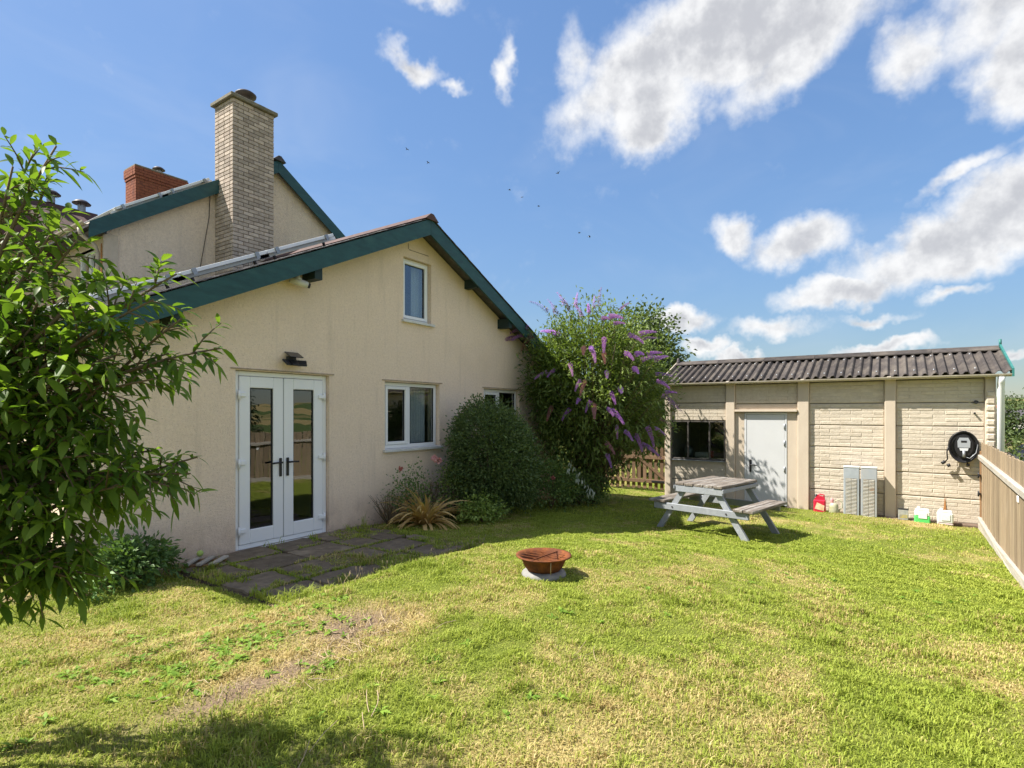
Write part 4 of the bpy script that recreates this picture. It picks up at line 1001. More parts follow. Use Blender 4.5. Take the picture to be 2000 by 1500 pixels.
# local x = long axis (front frame at -x), local y = across
tr_ = random.Random(9)
for k in range(5):
    y = -.30+k*.15
    me = MB().bevbox(-.58, .60, -.07, .07, -.02, .02, .006).mesh('top_plank', MT['wood_old'])
    link('top_plank', me, tb, loc=(tr_.uniform(-.01, .01), y, .735+tr_.uniform(-.003, .003)), rot=(0, 0, tr_.uniform(-.004, .004)))
for s_ in (-1, 1):
    for k in range(2):
        me = MB().bevbox(-.60, .62, -.068, .068, -.02, .02, .006).mesh('seat_plank', MT['wood_old']); link('seat_plank', me, tb, loc=(tr_.uniform(-.012, .012), s_*(.60+k*.145), .445), rot=(0, 0, tr_.uniform(-.004, .004)))
for xs_ in (-.50, .49):
    for s_ in (-1, 1):
        mb = MB(); w = .05
        p0 = (s_*.70, -.02); p1 = (s_*.22, .712)
        mb.prism([(p0[0]-w*s_, p0[1]), (p0[0]+w*s_, p0[1]), (p1[0]+w*s_, p1[1]), (p1[0]-w*s_, p1[1])] if s_ > 0 else [(p0[0]+w*s_, p0[1]), (p0[0]-w*s_, p0[1]), (p1[0]-w*s_, p1[1]), (p1[0]+w*s_, p1[1])], 'x', xs_-.022, xs_+.022)
        mb.build('leg', MT['wood_paint'], tb)
    sg = -1 if xs_ < 0 else 1
    MB().bevbox(xs_+sg*.024, xs_+sg*.068, -.735, .735, .325, .424, .006).build('seat_beam', MT['wood_paint'], tb)
    MB().bevbox(xs_+sg*.024, xs_+sg*.068, -.37, .37, .615, .713, .006).build('top_beam', MT['wood_paint'], tb)
    for yy in (-.42, .42): MB().tube([(xs_+sg*.066, yy, .375), (xs_+sg*.078, yy, .375)], .012, 8).build('bolt', MT['clay'], tb)
MB().bevbox(-.475, .468, -.035, .035, .66, .70, .005).build('stretcher', MT['wood_paint'], tb)
for s_ in (-1, 1): MB().bevbox(-.585, .60, s_*.372, s_*.39, .655, .708, .004).build('apron', MT['wood_paint'], tb)

# ------------------------------------------------------------------ fire pit
pp = at_z(1062, 1140, .055); pz = gz(pp.x, pp.y)
pit = empty('fire_pit', (pp.x, pp.y, pz), 'round rusty steel fire bowl with grill on a pale base', 'fire pit')
mb = MB(); mb.lathe([(.001, -.02), (.195, -.02), (.202, .008), (.192, .03), (.16, .044), (.001, .044)], 28, (0, 0, 0)); mb.build('base_ring', MT['concrete'], pit)
mb = MB(); mb.lathe([(.13, .045), (.15, .05), (.172, .08), (.188, .115), (.205, .150), (.228, .168), (.250, .172), (.250, .182), (.226, .181), (.196, .155), (.178, .115), (.162, .08), (.13, .058)], 36, closed=False); mb.build('bowl', MT['ironrust'], pit)
mb = MB(); mb.lathe([(.158, .072), (.12, .078), (.06, .084), (.001, .082)], 24, smooth=False); mb.build('ash_bed', MT['ash'], pit)
mb = MB()
for k in range(5):
    t_ = -.15+k*.075; hh = math.sqrt(max(.212**2-t_*t_, 0)); mb.tube([(t_, -hh, .160), (t_, hh, .160)], .0022, 5)
mb.tube([(-.21, .02, .166), (.21, -.02, .166)], .0055, 6); mb.lathe([(.216, .160), (.222, .166), (.216, .172), (.210, .166)], 28, closed=True); mb.build('grill', MT['ironrust'], pit)
mb = MB(); mb.tube([(-.14, -.153, .055), (-.155, -.165, .165)], .004, 5); mb.build('wire', MT['stick'], pit)

# ------------------------------------------------------------------ small things by the doors
wp = at_z(400, 1104, .0)
pal = empty('timber_offcut', (wp.x, wp.y, .0), 'small broken pallet of pale timber slats beside the doors', 'pallet', rz=math.radians(40))
for k in range(3): MB().bevbox(-.17, .17, -.025, .025, .035, .06, .004).build('slat', MT['wood_rail'], pal, loc=(0, -.14+k*.13, 0), rot=(0, 0, .05*(k-1)))
for k in range(2): MB().bevbox(-.02, .02, -.17, .17, .004, .034, .004).build('bearer', MT['wood_post'], pal, loc=(-.1+k*.22, 0, 0))
bp_ = at_z(418, 1095, .09)
o = MB().lathe([(.033*math.sin(a) + .0001, -.033*math.cos(a)) for a in np.linspace(0, math.pi, 12)], 16).build('tennis_ball', M('ball_felt', (.42, .55, .16), (.36, .48, .12), 30, .95, bump=(90, .002)), loc=(wp.x+.05, wp.y+.16, .035)); tag(o, 'pale green tennis ball by the pallet slats', 'ball')
o.location = (pal.location.x+.03, pal.location.y+.16, .095)

# ------------------------------------------------------------------ birds
def bird(p, i, lab):
    r = random.Random(i); s_ = r.uniform(.13, .17); f = r.uniform(-.25, .45)
    mb = MB()
    mb.tube([(0, -.09, 0), (0, -.06, .0), (0, .02, 0), (0, .07, .005), (0, .1, 0)], [.004, .014, .022, .018, .004], 8)
    for s2 in (-1, 1): mb.add([(s2*.012, .05, .006), (s2*s_*.55, .04, .03+f*.1), (s2*s_, -.03, f*.14), (s2*s_*.5, -.015, .022+f*.1), (s2*.012, -.03, .004)], [(0, 1, 2, 3, 4)])
    mb.add([(0, -.08, 0), (.03, -.14, 0), (0, -.115, 0), (-.03, -.14, 0)], [(0, 1, 2, 3)])
    o = mb.build('bird', MT['black'], loc=p, rot=(r.uniform(-.4, .4), r.uniform(-.5, .5), r.uniform(0, 6))); tag(o, lab, 'bird', 'birds in the sky')
for i, (px, py, lab) in enumerate(((795, 292, 'tiny dark bird highest in the blue sky, right of the chimney'), (836, 318, 'tiny dark bird just above the low gable peak'), (1090, 338, 'dark bird with open wings under the large cloud'),
        (995, 371, 'leftmost bird of the close trio in the sky'), (1020, 385, 'middle bird of the close trio in the sky'), (1052, 403, 'rightmost bird of the close trio in the sky'),
        (1132, 455, 'left bird of the lowest pair above the buddleia'), (1151, 462, 'right bird of the lowest pair above the buddleia'))): bird(at_d(px, py, 36), i, lab)

# ------------------------------------------------------------------ foliage
def unit(a): return a/np.maximum(np.linalg.norm(a, axis=1, keepdims=True), 1e-9)
def leaf_arrays(P, D, U, L, W, droop=.25, fold=.25, big=False):
    # P base, D direction, U rough normal; arrays (n,3); L, W (n,)
    D = unit(D); S = unit(np.cross(D, U)); Nn = np.cross(S, D)
    n = len(P); L = L[:, None]; W = W[:, None]
    if big: st = [(0, 0), (.22, .36), (.5, .5), (.8, .28), (1, 0)]
    else: st = [(0, 0), (.45, .5), (1, 0)]
    V = []
    for (t, w) in st:
        c = P+D*L*t-np.array([0, 0, 1])*(L*droop*t*t)
        if w == 0: V.append(c)
        else: V += [c-S*W*w+Nn*W*w*fold, c, c+S*W*w+Nn*W*w*fold]
    V = np.stack(V, 1)
    if big: tri = [(0, 1, 2), (0, 2, 3), (1, 4, 5), (1, 5, 2), (2, 5, 6), (2, 6, 3), (4, 7, 8), (4, 8, 5), (5, 8, 9), (5, 9, 6), (7, 10, 8), (8, 10, 9)]
    else: tri = [(0, 1, 2), (0, 2, 3), (1, 4, 2), (2, 4, 3)]
    k = V.shape[1]; T = (np.arange(n)[:, None, None]*k+np.array(tri)[None]).reshape(-1, 3)
    return V.reshape(-1, 3), T, k
def leaves(name, P, D, U, L, W, mat, parent, rnd=None, kind=None, **kw):
    V, T, k = leaf_arrays(P, D, U, L, W, **kw)
    r = NR.random(len(P)) if rnd is None else rnd
    o = link(name, tri_mesh(name, V, T, mat, dict(rnd=np.repeat(r, k))), parent)
    if kind: o['kind'] = kind
    return o
def rdir(n): v = NR.normal(size=(n, 3)); return unit(v)
def blob_crown(c, rx, ry, rz, n_clump, per, spread, jitter=.18, lower=-.9, seed=1, shell=.55):
    # clump centres through the outer volume of a lumpy ellipsoid, leaves round each
    d = rdir(n_clump*3); d = d[d[:, 2] > lower][:n_clump]; m_ = len(d)
    lum = 1+jitter*(fbm(np.arctan2(d[:, 1], d[:, 0])*1.6+seed, d[:, 2]*2.2+seed, seed, 3)-.5)*2
    rad = (shell+(1-shell)*NR.random(m_)**.6)*lum
    C_ = d*np.array([rx, ry, rz])*rad[:, None]
    P = np.repeat(C_, per, 0)+NR.normal(size=(m_*per, 3))*spread
    out = unit(np.repeat(d, per, 0)+rdir(m_*per)*.9)
    r = np.repeat(NR.random(m_)*.6, per)+NR.random(m_*per)*.4
    return P+np.array(c), out, r, np.repeat(d, per, 0)

# near shrub at the left edge
def near_shrub():
    base = CAM+RT*(-2.45)+FW*2.15; base.z = gz(base.x, base.y)
    e = empty('garden_shrub', base, 'tall leafy shrub with glossy green leaves at the left edge', 'shrub')
    lm = leaf_mat('shrub_leaf', (.058, .125, .018), (.20, .30, .042), .5, .5, .3, tip='obj')
    wood = MB(); B = Vector(base); r = random.Random(21)
    tips = [(110, 262, 2.0), (70, 290, 2.15), (25, 325, 1.9), (95, 345, 2.1), (118, 430, 2.0), (150, 470, 1.9), (40, 430, 2.2), (210, 545, 2.0), (345, 535, 2.1), (300, 585, 1.95), (355, 622, 2.05), (432, 680, 2.1), (330, 690, 2.15),
            (300, 740, 2.0), (235, 690, 1.85), (150, 640, 2.0), (90, 560, 1.8), (20, 560, 2.0), (385, 893, 2.1), (372, 925, 2.05), (300, 880, 2.2), (330, 950, 2.0), (240, 950, 1.9), (180, 890, 1.9), (130, 1020, 2.0), (90, 930, 1.8),
            (185, 1085, 2.1), (120, 1110, 1.95), (140, 1190, 2.0), (60, 1222, 1.95), (30, 1150, 1.85), (70, 1060, 2.2), (20, 880, 1.8), (10, 760, 1.9), (120, 780, 1.9), (220, 800, 2.0), (60, 690, 2.2), (170, 560, 2.2), (10, 1000, 2.1), (-60, 600, 2.0), (-80, 900, 2.1), (-60, 400, 2.1),
            (-120, 1100, 1.9), (-150, 700, 1.7), (-40, 500, 1.7), (-150, 500, 2.4), (-260, 800, 2.1), (-200, 1000, 2.4), (-250, 600, 1.8), (-100, 300, 2.3), (-300, 1050, 1.9), (-220, 400, 2.0), (0, 820, 2.5), (60, 500, 2.5), (100, 900, 2.45), (150, 720, 2.4),
            (-350, 700, 1.5), (-300, 900, 1.6), (-420, 800, 1.9), (-330, 500, 1.6), (-200, 1150, 1.5), (60, 640, 1.95), (190, 620, 2.1), (250, 640, 2.05), (80, 760, 2.0), (150, 850, 2.1), (260, 860, 2.1), (40, 960, 2.0), (210, 930, 2.05), (90, 1150, 2.0), (140, 690, 2.15), (30, 620, 2.1), (210, 740, 1.95)]
    P, D, U, R = [], [], [], []
    stems = []
    for k in range(9):
        a = k*.7; b0 = B+Vector((.10*math.cos(a), .10*math.sin(a), -.03)); b1 = B+Vector((.28*math.cos(a), .28*math.sin(a), .75+.12*(k % 4)))
        stems.append(b1); wood.tube([b0, b0.lerp(b1, .5)+Vector((.02, .03, 0)), b1], [.026, .021, .016], 7)
    for (px, py, d) in tips:
        py = min(max(py, 285), 1130)
        T_ = at_d(px, py, max(d, 1.95) if px > -60 else d)
        T_ = Vector((T_.x, T_.y, max(T_.z, .35)))
        s0 = min(stems, key=lambda q: (q-T_).length+r.uniform(0, .5))
        ln = (T_-s0).length; mid = s0.lerp(T_, .5)+Vector((r.uniform(-.08, .08), r.uniform(-.08, .08), .10*ln+r.uniform(0, .08)))
        pts = [s0.lerp(mid, t)*(1-t)+mid.lerp(T_, t)*t for t in np.linspace(0, 1, 12)]
        wood.tube(pts, [.012*(1-i/12)+.0022 for i in range(12)], 6)
        # side twigs on the outer two thirds
        tw = [(pts[-3], (pts[-1]-pts[-3]).normalized(), .0)]
        for i in [3, 4, 5, 6, 6, 7, 8, 8, 9, 9, 10, 10]:
            dd = (pts[i+1]-pts[i-1]).normalized(); sd = Vector((r.gauss(0, 1), r.gauss(0, 1), r.gauss(0, .7))); sd = (sd-dd*sd.dot(dd)).normalized()
            tw.append((pts[i], (dd*.75+sd*.8).normalized(), r.uniform(.13, .26)*(1.15-i/22)))
        for (p, dv, tl) in tw:
            if tl == 0: q = [pts[-4], pts[-3], pts[-2], pts[-1]]
            else:
                en = p+dv*tl+Vector((0, 0, -.03)); q = [p, p.lerp(en, .35)+Vector((0, 0, .012)), p.lerp(en, .7)+Vector((0, 0, .008)), en]; wood.tube(q, [.0035, .003, .0022, .0015], 5)
            nn = max(5, int((tl if tl else .2)/.016)); ax = (q[-1]-q[0]).normalized()
            for i in range(nn):
                t = (i+1)/nn; f = t*3; ii = min(int(f), 2); pos = q[ii].lerp(q[ii+1], f-ii)
                ph = i*2.4+r.uniform(-.4, .4); sd = ax.orthogonal().normalized(); sd = Matrix.Rotation(ph, 3, ax) @ sd
                dr = (ax*.75+sd*.85+Vector((0, 0, .1-.25*r.random()))).normalized()
                P.append(pos); D.append(dr); U.append((Vector((0, 0, 1))*.9+sd*.2+Vector((r.gauss(0, .25), r.gauss(0, .25), 0))).normalized()); R.append(.25*r.random()+.75*t*r.random())
    P = np.array(P); D = np.array(D); U = np.array(U); R = np.array(R)
    L = NR.uniform(.042, .088, len(P)); W = L*NR.uniform(.25, .35, len(P))
    # leaves nearest the viewer as pieces of their own
    rel = P-np.array(CAM); dep = rel@np.array(FW); hx = (rel@np.array(RT))/dep; vy = rel[:, 2]/dep
    vis = (hx > -.92) & (hx < .0) & (vy > -.45) & (vy < .55)
    order = np.argsort(np.where(vis, dep, 99)); pick = order[:290]; keep = np.setdiff1d(np.arange(len(P)), pick)
    lv = leaves('foliage', P[keep], D[keep], U[keep], L[keep], W[keep], lm, e, R[keep], 'stuff', big=True, droop=.32, fold=.28); lv.location = -B
    vm_ = []
    for k in range(4):
        V, T, kk = leaf_arrays(np.zeros((1, 3)), np.array([[1., 0, 0]]), np.array([[0, 0, 1.]]), np.array([.095]), np.array([.038]), big=True, droop=.15+.12*k, fold=.28)
        vm_.append(tri_mesh('leaf', V, T, lm, dict(rnd=np.full(len(V), .1+.2*k))))
    for i in pick:
        d_ = Vector(D[i]); u_ = Vector(U[i]); s_ = d_.cross(u_).normalized(); n_ = s_.cross(d_)
        o = link('leaf', vm_[int(i) % 4], e); mt = Matrix((d_, -s_, n_)).transposed().to_4x4(); mt.translation = Vector(P[i])-B
        sc = L[i]/.095; o.matrix_basis = mt @ Matrix.Scale(sc, 4)
    w = wood.build('stems', MT['stem'], e); w.location = -B
near_shrub()

def woody(e, base, ends, r0, mat, n=7, name='stems'):
    wood = MB(); B = Vector(base)
    for T_ in ends:
        T_ = Vector(T_); mid = B.lerp(T_, .5)+Vector((rng.uniform(-.1, .1), rng.uniform(-.1, .1), .12*(T_-B).length)); pts = [B.lerp(mid, t)*(1-t)+mid.lerp(T_, t)*t for t in np.linspace(0, 1, n)]
        wood.tube(pts, [r0*(1-.85*i/(n-1)) for i in range(n)], 6)
    o = wood.build(name, mat, e); o.location = -Vector(e.location); return o

# clipped dark evergreen by the wall
def dark_shrub():
    c = Vector((3.92, -.80, gz(3.9, -.8)-.02)); e = empty('evergreen_shrub', c, 'dense dark green rounded evergreen shrub against the house wall', 'shrub')
    lm = leaf_mat('evergreen_leaf', (.045, .085, .028), (.18, .245, .08), .25, .5, .35)
    Pa, Da, Ra, _ = blob_crown((3.80, c.y, .88), .62, .58, .86, 1900, 14, .055, .34, -1, 4, .62)
    Pb, Db, Rb, _ = blob_crown((4.35, c.y-.05, .62), .52, .52, .72, 1000, 14, .055, .34, -1, 5, .6)
    P = np.vstack([Pa, Pb]); D = np.vstack([Da, Db]); R = np.concatenate([Ra, Rb])
    ok = (P[:, 1] < -.04) & (P[:, 2] > gz(4.2, -.8)+.02); P, D, R = P[ok], D[ok], R[ok]; D = unit(D+np.array([0, 0, .55]))
    n = len(P); o = leaves('foliage', P, D, rdir(n), NR.uniform(.04, .066, n), NR.uniform(.020, .032, n), lm, e, R, 'stuff'); o.location = -c
    k = 420; d = rdir(k); d[:, 2] = np.abs(d[:, 2])*.8+.15; d = unit(d); Q = np.array([3.80, c.y, .88])+d*np.array([.60, .56, .84])
    Q = Q[Q[:, 1] < -.1]; per = 9
    PP = np.repeat(Q, per, 0)+np.repeat(unit(Q-np.array([c.x, c.y, .6])), per, 0)*(np.tile(np.linspace(0, 1, per), len(Q))*np.repeat(NR.uniform(.05, .22, len(Q)), per))[:, None]
    o = leaves('shoots', PP, unit(rdir(len(PP))+np.array([0, 0, .8])), rdir(len(PP)), NR.uniform(.025, .04, len(PP)), NR.uniform(.012, .017, len(PP)), lm, e, .3+.5*NR.random(len(PP)), 'stuff'); o.location = -c
    woody(e, c, [(c.x+rng.uniform(-.5, .5), c.y+rng.uniform(-.4, .4), rng.uniform(.9, 1.7)) for k in range(12)], .022, MT['bark'])
dark_shrub()

# buddleia with purple spikes
def arch(e, c, lm, targets):
    # long arching canes with leaf pairs, reaching out of the leafy mass
    P, D, R = [], [], []; wood = MB(); r = random.Random(77)
    for k in range(150):
        a = r.uniform(0, 6.283); el = r.uniform(-.15, 1.45); o_ = Vector((math.cos(a)*math.cos(el)*1.5, math.sin(a)*math.cos(el)*1.55, math.sin(el)*1.75+1.95))
        T_ = Vector((c.x+.05+o_.x, c.y+.05+o_.y, o_.z+r.uniform(-.1, .25)))
        if k < len(targets): T_ = Vector(targets[k]); el = .4
        if T_.x < 7.65 and T_.y > -.12: T_.y = -.12-r.random()*.5
        if k >= len(targets) and T_.x > 8.95 and T_.y < -1.6: continue
        B = c+Vector((r.uniform(-.15, .15), r.uniform(-.15, .15), .3)); mid = B.lerp(T_, .62)+Vector((0, 0, .28*(T_-B).length*max(.2, 1-el*.5)))
        pts = [B.lerp(mid, t)*(1-t)+mid.lerp(T_, t)*t for t in np.linspace(0, 1, 16)]; wood.tube(pts, [.011*(1-i/17)+.0015 for i in range(16)], 5, cap=False)
        for i in range(6, 16):
            ax = (pts[min(i+1, 15)]-pts[i-1]).normalized(); sd = ax.cross(Vector((0, 0, 1))); sd = sd.normalized() if sd.length > .01 else Vector((1, 0, 0)); sd = Matrix.Rotation(i*1.57+k, 3, ax) @ sd
            for q in (-1, 1, -1, 1):
                P.append(pts[i]+ax*r.uniform(-.05, .05)); D.append(ax*.7+sd*q*.8+Vector((r.gauss(0, .2), r.gauss(0, .2), r.gauss(-.1, .2)))); R.append(.35+.6*r.random()*(i/15))
    P = np.array([tuple(p) for p in P]); D = np.array([tuple(p) for p in D]); n = len(P)
    ok = ~((P[:, 1] > -.06) & (P[:, 0] < 7.62)) & (P[:, 2] > ground_z(P[:, 0], P[:, 1])+.05); P, D, R = P[ok], D[ok], np.array(R)[ok]; n = len(P)
    o = leaves('arching_leaves', P, D, unit(np.array([0, 0, 1.])+rdir(n)*.5), NR.uniform(.08, .15, n), NR.uniform(.022, .036, n), lm, e, R, 'stuff', droop=.35, fold=.2); o.location = -c
    o = wood.build('canes', MT['stem'], e); o.location = -c
def buddleia():
    c = Vector((6.9, -1.15, gz(6.9, -1.1)-.03)); e = empty('buddleia_bush', c, 'large buddleia bush with drooping purple flower spikes at the house corner', 'bush')
    lm = leaf_mat('buddleia_leaf', (.075, .125, .03), (.26, .33, .09), .36, .5, .25)
    P, D, R, _ = blob_crown((6.92, -1.1, 2.05), 1.30, 1.28, 1.58, 1250, 16, .13, .45, -1, 9, .45)
    P2, D2, R2, _ = blob_crown((6.95, -.95, .95), 1.05, .75, 1.05, 520, 14, .12, .3, -1, 12, .5)
    P4, D4, R4, _ = blob_crown((6.15, -.75, 2.2), .7, .6, 1.1, 380, 13, .13, .5, -1, 19, .4); P2 = np.vstack([P2, P4]); D2 = np.vstack([D2, D4]); R2 = np.concatenate([R2, R4])
    P3, D3, R3, _ = blob_crown((7.75, -1.7, 1.95), .95, .75, 1.3, 380, 15, .13, .4, -1, 15, .4)
    P = np.vstack([P, P2, P3]); D = np.vstack([D, D2, D3]); R = np.concatenate([R, R2*.6, R3])
    ok = ~((P[:, 1] > -.06) & (P[:, 0] < 7.62) & (P[:, 2] < 4.0)) & (P[:, 2] > ground_z(P[:, 0], P[:, 1])+.05) & ~((P[:, 0] > 8.9) & (P[:, 1] < -1.6))
    ok &= ~((P[:, 0] > 8.7) & (P[:, 2] < .95+.5*NR.random(len(P))))
    P, D, R = P[ok], D[ok], R[ok]; n = len(P); D = unit(D+np.array([0, 0, .12]))
    U = unit(np.array([0, 0, 1.])+rdir(n)*.55)
    o = leaves('foliage', P, D, U, NR.uniform(.08, .15, n), NR.uniform(.028, .045, n), lm, e, R, 'stuff', droop=.16, fold=.2); o.location = -c
    woody(e, c, [(c.x+rng.uniform(-1.1, 1.0), c.y+rng.uniform(-1.0, .7), rng.uniform(1.5, 3.2)) for k in range(22)], .03, MT['bark'])
    fm = leaf_mat('buddleia_flower', (.30, .10, .56), (.58, .36, .76), .3, .7, .1, tip='obj'); fm2 = leaf_mat('buddleia_faded', (.30, .13, .12), (.42, .24, .30), .2, .8, .1, tip='obj')
    def spike(seed, fad):
        g = np.random.default_rng(seed); n = 260; t = g.random(n); ang_ = g.random(n)*6.283; Ls = .30
        r_ = .040*(1-t*.8); bend = .28
        x = t*Ls; z = -bend*Ls*t*t
        d = np.stack([np.full(n, .15), np.cos(ang_), np.sin(ang_)], 1)
        Pp = np.stack([x, r_*np.cos(ang_)*.5, z+r_*np.sin(ang_)*.5], 1)
        V, T, k = leaf_arrays(Pp, d, np.tile([1., .1, 0], (n, 1)), np.full(n, .028)*(1-.5*t), np.full(n, .022)*(1-.4*t), droop=.0, fold=.1)
        return tri_mesh('flower_spike', V, T, fm2 if fad else fm, dict(rnd=np.repeat(g.random(n)*.7, k)))
    ms = [spike(i, i == 4) for i in range(5)]
    FL = [(1065, 603), (1085, 607), (1110, 600), (1135, 612), (1160, 595), (1125, 590), (1100, 588), (1150, 605), (1180, 620), (1195, 617), (1205, 630), (1085, 650), (1015, 655), (1025, 640), (1035, 658), (1000, 660), (1140, 680), (1160, 690), (1155, 680), (1180, 693),
          (1235, 655), (1255, 650), (1262, 660), (1270, 690), (1260, 700), (1245, 690), (1285, 700), (1288, 730), (1290, 745), (1130, 747), (1140, 750), (1185, 728), (1115, 715), (1195, 770), (1130, 780), (1150, 788), (1160, 795), (1190, 800), (1200, 805), (1075, 800), (1108, 803),
          (1205, 838), (1225, 845), (1188, 868), (1188, 892), (1245, 855), (1260, 870), (1275, 880), (1268, 840), (1285, 838), (1292, 850), (1300, 775), (1310, 790), (1315, 800), (1295, 820), (1305, 765), (1062, 728), (1078, 725), (1180, 665), (1215, 600), (1170, 590), (1225, 690), (1240, 720), (1212, 760)]
    ends = []
    for i, (px, py) in enumerate(FL):
        r_ = ray(px, py); best = None
        # the spike sits where the line of sight meets the bush's outer surface
        for d in np.arange(9.4, 13.4, .06):
            p = CAM+r_*float(d); q = Vector(((p.x-7.0)/1.55, (p.y+1.2)/1.5, (p.z-2.05)/1.85))
            if q.length < 1.0: best = p; break
        if best is None: best = CAM+r_*10.9
        if best.x > 8.9 and best.y < -1.75: best.x = 8.85
        ends.append(tuple(best))
        outw = Vector((best.x-7.0, best.y+1.1, (best.z-1.6)*.35)).normalized()
        top = best.z > 3.5; d_ = (outw+Vector((rng.uniform(-.4, .4), rng.uniform(-.4, .4), rng.uniform(.1, .7) if top else rng.uniform(-.9, .1)))).normalized()
        o = link('flower_spike', ms[4] if rng.random() < .16 else ms[i % 4], e); o.rotation_euler = d_.to_track_quat('X', 'Z').to_euler(); o.location = best-c-d_*.08; s_ = rng.uniform(.85, 1.4); o.scale = (s_, s_, s_)
    arch(e, c, lm, ends)
buddleia()

# strap leaved bronze plant
def phormium():
    c = at_z(830, 1020, -.03); c.z = gz(c.x, c.y); e = empty('strap_leaf_plant', c, 'bronze strap leaved clump arching beside the patio', 'plant')
    lm = leaf_mat('bronze_leaf', (.38, .23, .085), (.78, .58, .26), .3, .5, .3, tip='obj'); r = random.Random(14); ms = []
    for k in range(6):
        L_ = r.uniform(.65, .9); n = 9; V = []; b = r.uniform(.5, 1.25); up = r.uniform(.9, 1.3)
        for i in range(n):
            t = i/(n-1); a = up-b*t*1.75
            if i == 0: x = z = 0.0
            else: x += L_/(n-1)*math.cos(a); z += L_/(n-1)*math.sin(a)
            w = .026*(1-t**3)*(.55+.45*min(1, t*4)); V += [(x, -w, z+.006), (x, 0, z), (x, w, z+.006)]
        Fc = [q for i in range(n-1) for q in ((3*i, 3*i+3, 3*i+4, 3*i+1), (3*i+1, 3*i+4, 3*i+5, 3*i+2))]
        me = MB().add(V, Fc, True).mesh('strap_leaf', lm); at_ = me.attributes.new('rnd', 'FLOAT', 'POINT'); at_.data.foreach_set('value', np.full(len(V), r.uniform(0, .5), np.float32)); ms.append(me)
    for k in range(130):
        a = r.uniform(0, 6.283); s_ = r.uniform(.65, 1.2); o = link('strap_leaf', ms[k % 6], e, loc=(.05*math.cos(a), .05*math.sin(a), 0), rot=(r.uniform(-.3, .3), r.uniform(-.5, .45), a), scale=(s_, s_, s_))
phormium()

def bush(name, label, c, rx, ry, rz, n, per, spread, ll, lw, dark, light, seed, cat='shrub', trans=.25, shell=.3, jit=.4, up=.3, lower=-.6, stems=8):
    c = Vector(c); e = empty(name, c, label, cat)
    lm = leaf_mat(name+'_leaf'+str(seed), dark, light, trans, .5, .3)
    P, D, R, _ = blob_crown((c.x, c.y, c.z+rz*.9), rx, ry, rz, n, per, spread, jit, lower, seed, shell)
    ok = (P[:, 2] > ground_z(P[:, 0], P[:, 1])+.01) & ~((P[:, 1] > -.05) & (P[:, 0] > -1.55) & (P[:, 0] < 7.5)); P, D, R = P[ok], D[ok], R[ok]; m_ = len(P)
    o = leaves('foliage', P, unit(D+np.array([0, 0, up])), unit(np.array([0, 0, .8])+rdir(m_)), NR.uniform(ll*.7, ll*1.2, m_), NR.uniform(lw*.7, lw*1.2, m_), lm, e, R, 'stuff'); o.location = -c
    woody(e, c, [(c.x+rng.uniform(-rx, rx)*.8, min(c.y+rng.uniform(-ry, ry)*.8, -.04) if -1.6 < c.x < 7.5 else c.y+rng.uniform(-ry, ry)*.8, c.z+rz*rng.uniform(.9, 1.75)) for k in range(stems)], .009, MT['stem']); return e
G = lambda x, y: (x, y, gz(x, y))
bush('wall_bush', 'low dark leafy bush at the wall left of the pallet', G(-1.2, -.42), .30, .25, .22, 170, 12, .05, .075, .032, (0.064, 0.130, 0.036), (0.162, 0.260, 0.076), 41)
bush('wall_weed', 'small leafy weed at the wall beneath the garden shrub', G(-1.62, -.55), .25, .2, .14, 34, 9, .04, .06, .028, (0.087, 0.174, 0.043), (0.195, 0.325, 0.087), 42)
rose = bush('rose_bush', 'straggly rose bush with pink bloom under the left ground floor window', G(2.55, -.33), .40, .20, .46, 102, 9, .06, .05, .03, (0.064, 0.130, 0.036), (0.195, 0.283, 0.076), 43, cat='rose bush', jit=.6)
rose2 = bush('rose_bush', 'second rose bush with one pink bloom between window and evergreen', G(3.32, -.5), .32, .26, .52, 153, 9, .06, .05, .03, (0.076, 0.141, 0.039), (0.283, 0.347, 0.087), 44, cat='rose bush', jit=.5)
bush('flower_bed_shrub', 'low yellow green shrub at the foot of the evergreen', G(3.35, -1.0), .42, .25, .22, 153, 10, .05, .06, .034, (0.109, 0.185, 0.043), (0.370, 0.477, 0.109), 45)
rose3 = bush('rose_bush', 'rose bush with red tinted leaves right of the evergreen', G(5.55, -.95), .62, .45, .52, 323, 11, .08, .055, .032, (0.064, 0.130, 0.039), (0.217, 0.304, 0.076), 46, cat='rose bush', jit=.5)
bush('low_bush', 'dark low bush under the buddleia', G(6.5, -1.05), .75, .45, .36, 289, 11, .08, .06, .028, (0.055, 0.109, 0.039), (0.162, 0.239, 0.076), 47)
bush('twiggy_plant', 'grey twiggy plant at the wall behind the bronze clump', G(2.1, -.28), .35, .16, .30, 51, 5, .06, .03, .012, (0.153, 0.141, 0.098), (0.304, 0.260, 0.195), 48, cat='plant', stems=34, jit=.7)
bush('dry_plant', 'tall dry stems with seed heads under the left ground floor window', G(2.95, -.26), .30, .14, .42, 68, 5, .05, .03, .011, (0.283, 0.217, 0.185), (0.500, 0.391, 0.325), 49, cat='plant', stems=44, jit=.7)
def bloom(e, px, py, yv, mat, n=14, s_=.045):
    p = at_y(px, py, yv); m_ = n*3; d = unit(rdir(m_)+np.array([0, -.4, -.2]))
    o = leaves('flower', np.tile(np.array(p), (m_, 1))+rdir(m_)*.02, d, rdir(m_), np.full(m_, s_), np.full(m_, s_*.9), mat, e); o.location = -Vector(e.location)
pinkm = leaf_mat('pink_petal', (.62, .30, .33), (.78, .52, .52), .3, .6, .2); redm = leaf_mat('red_petal', (.38, .10, .10), (.5, .2, .18), .3, .6, .2)
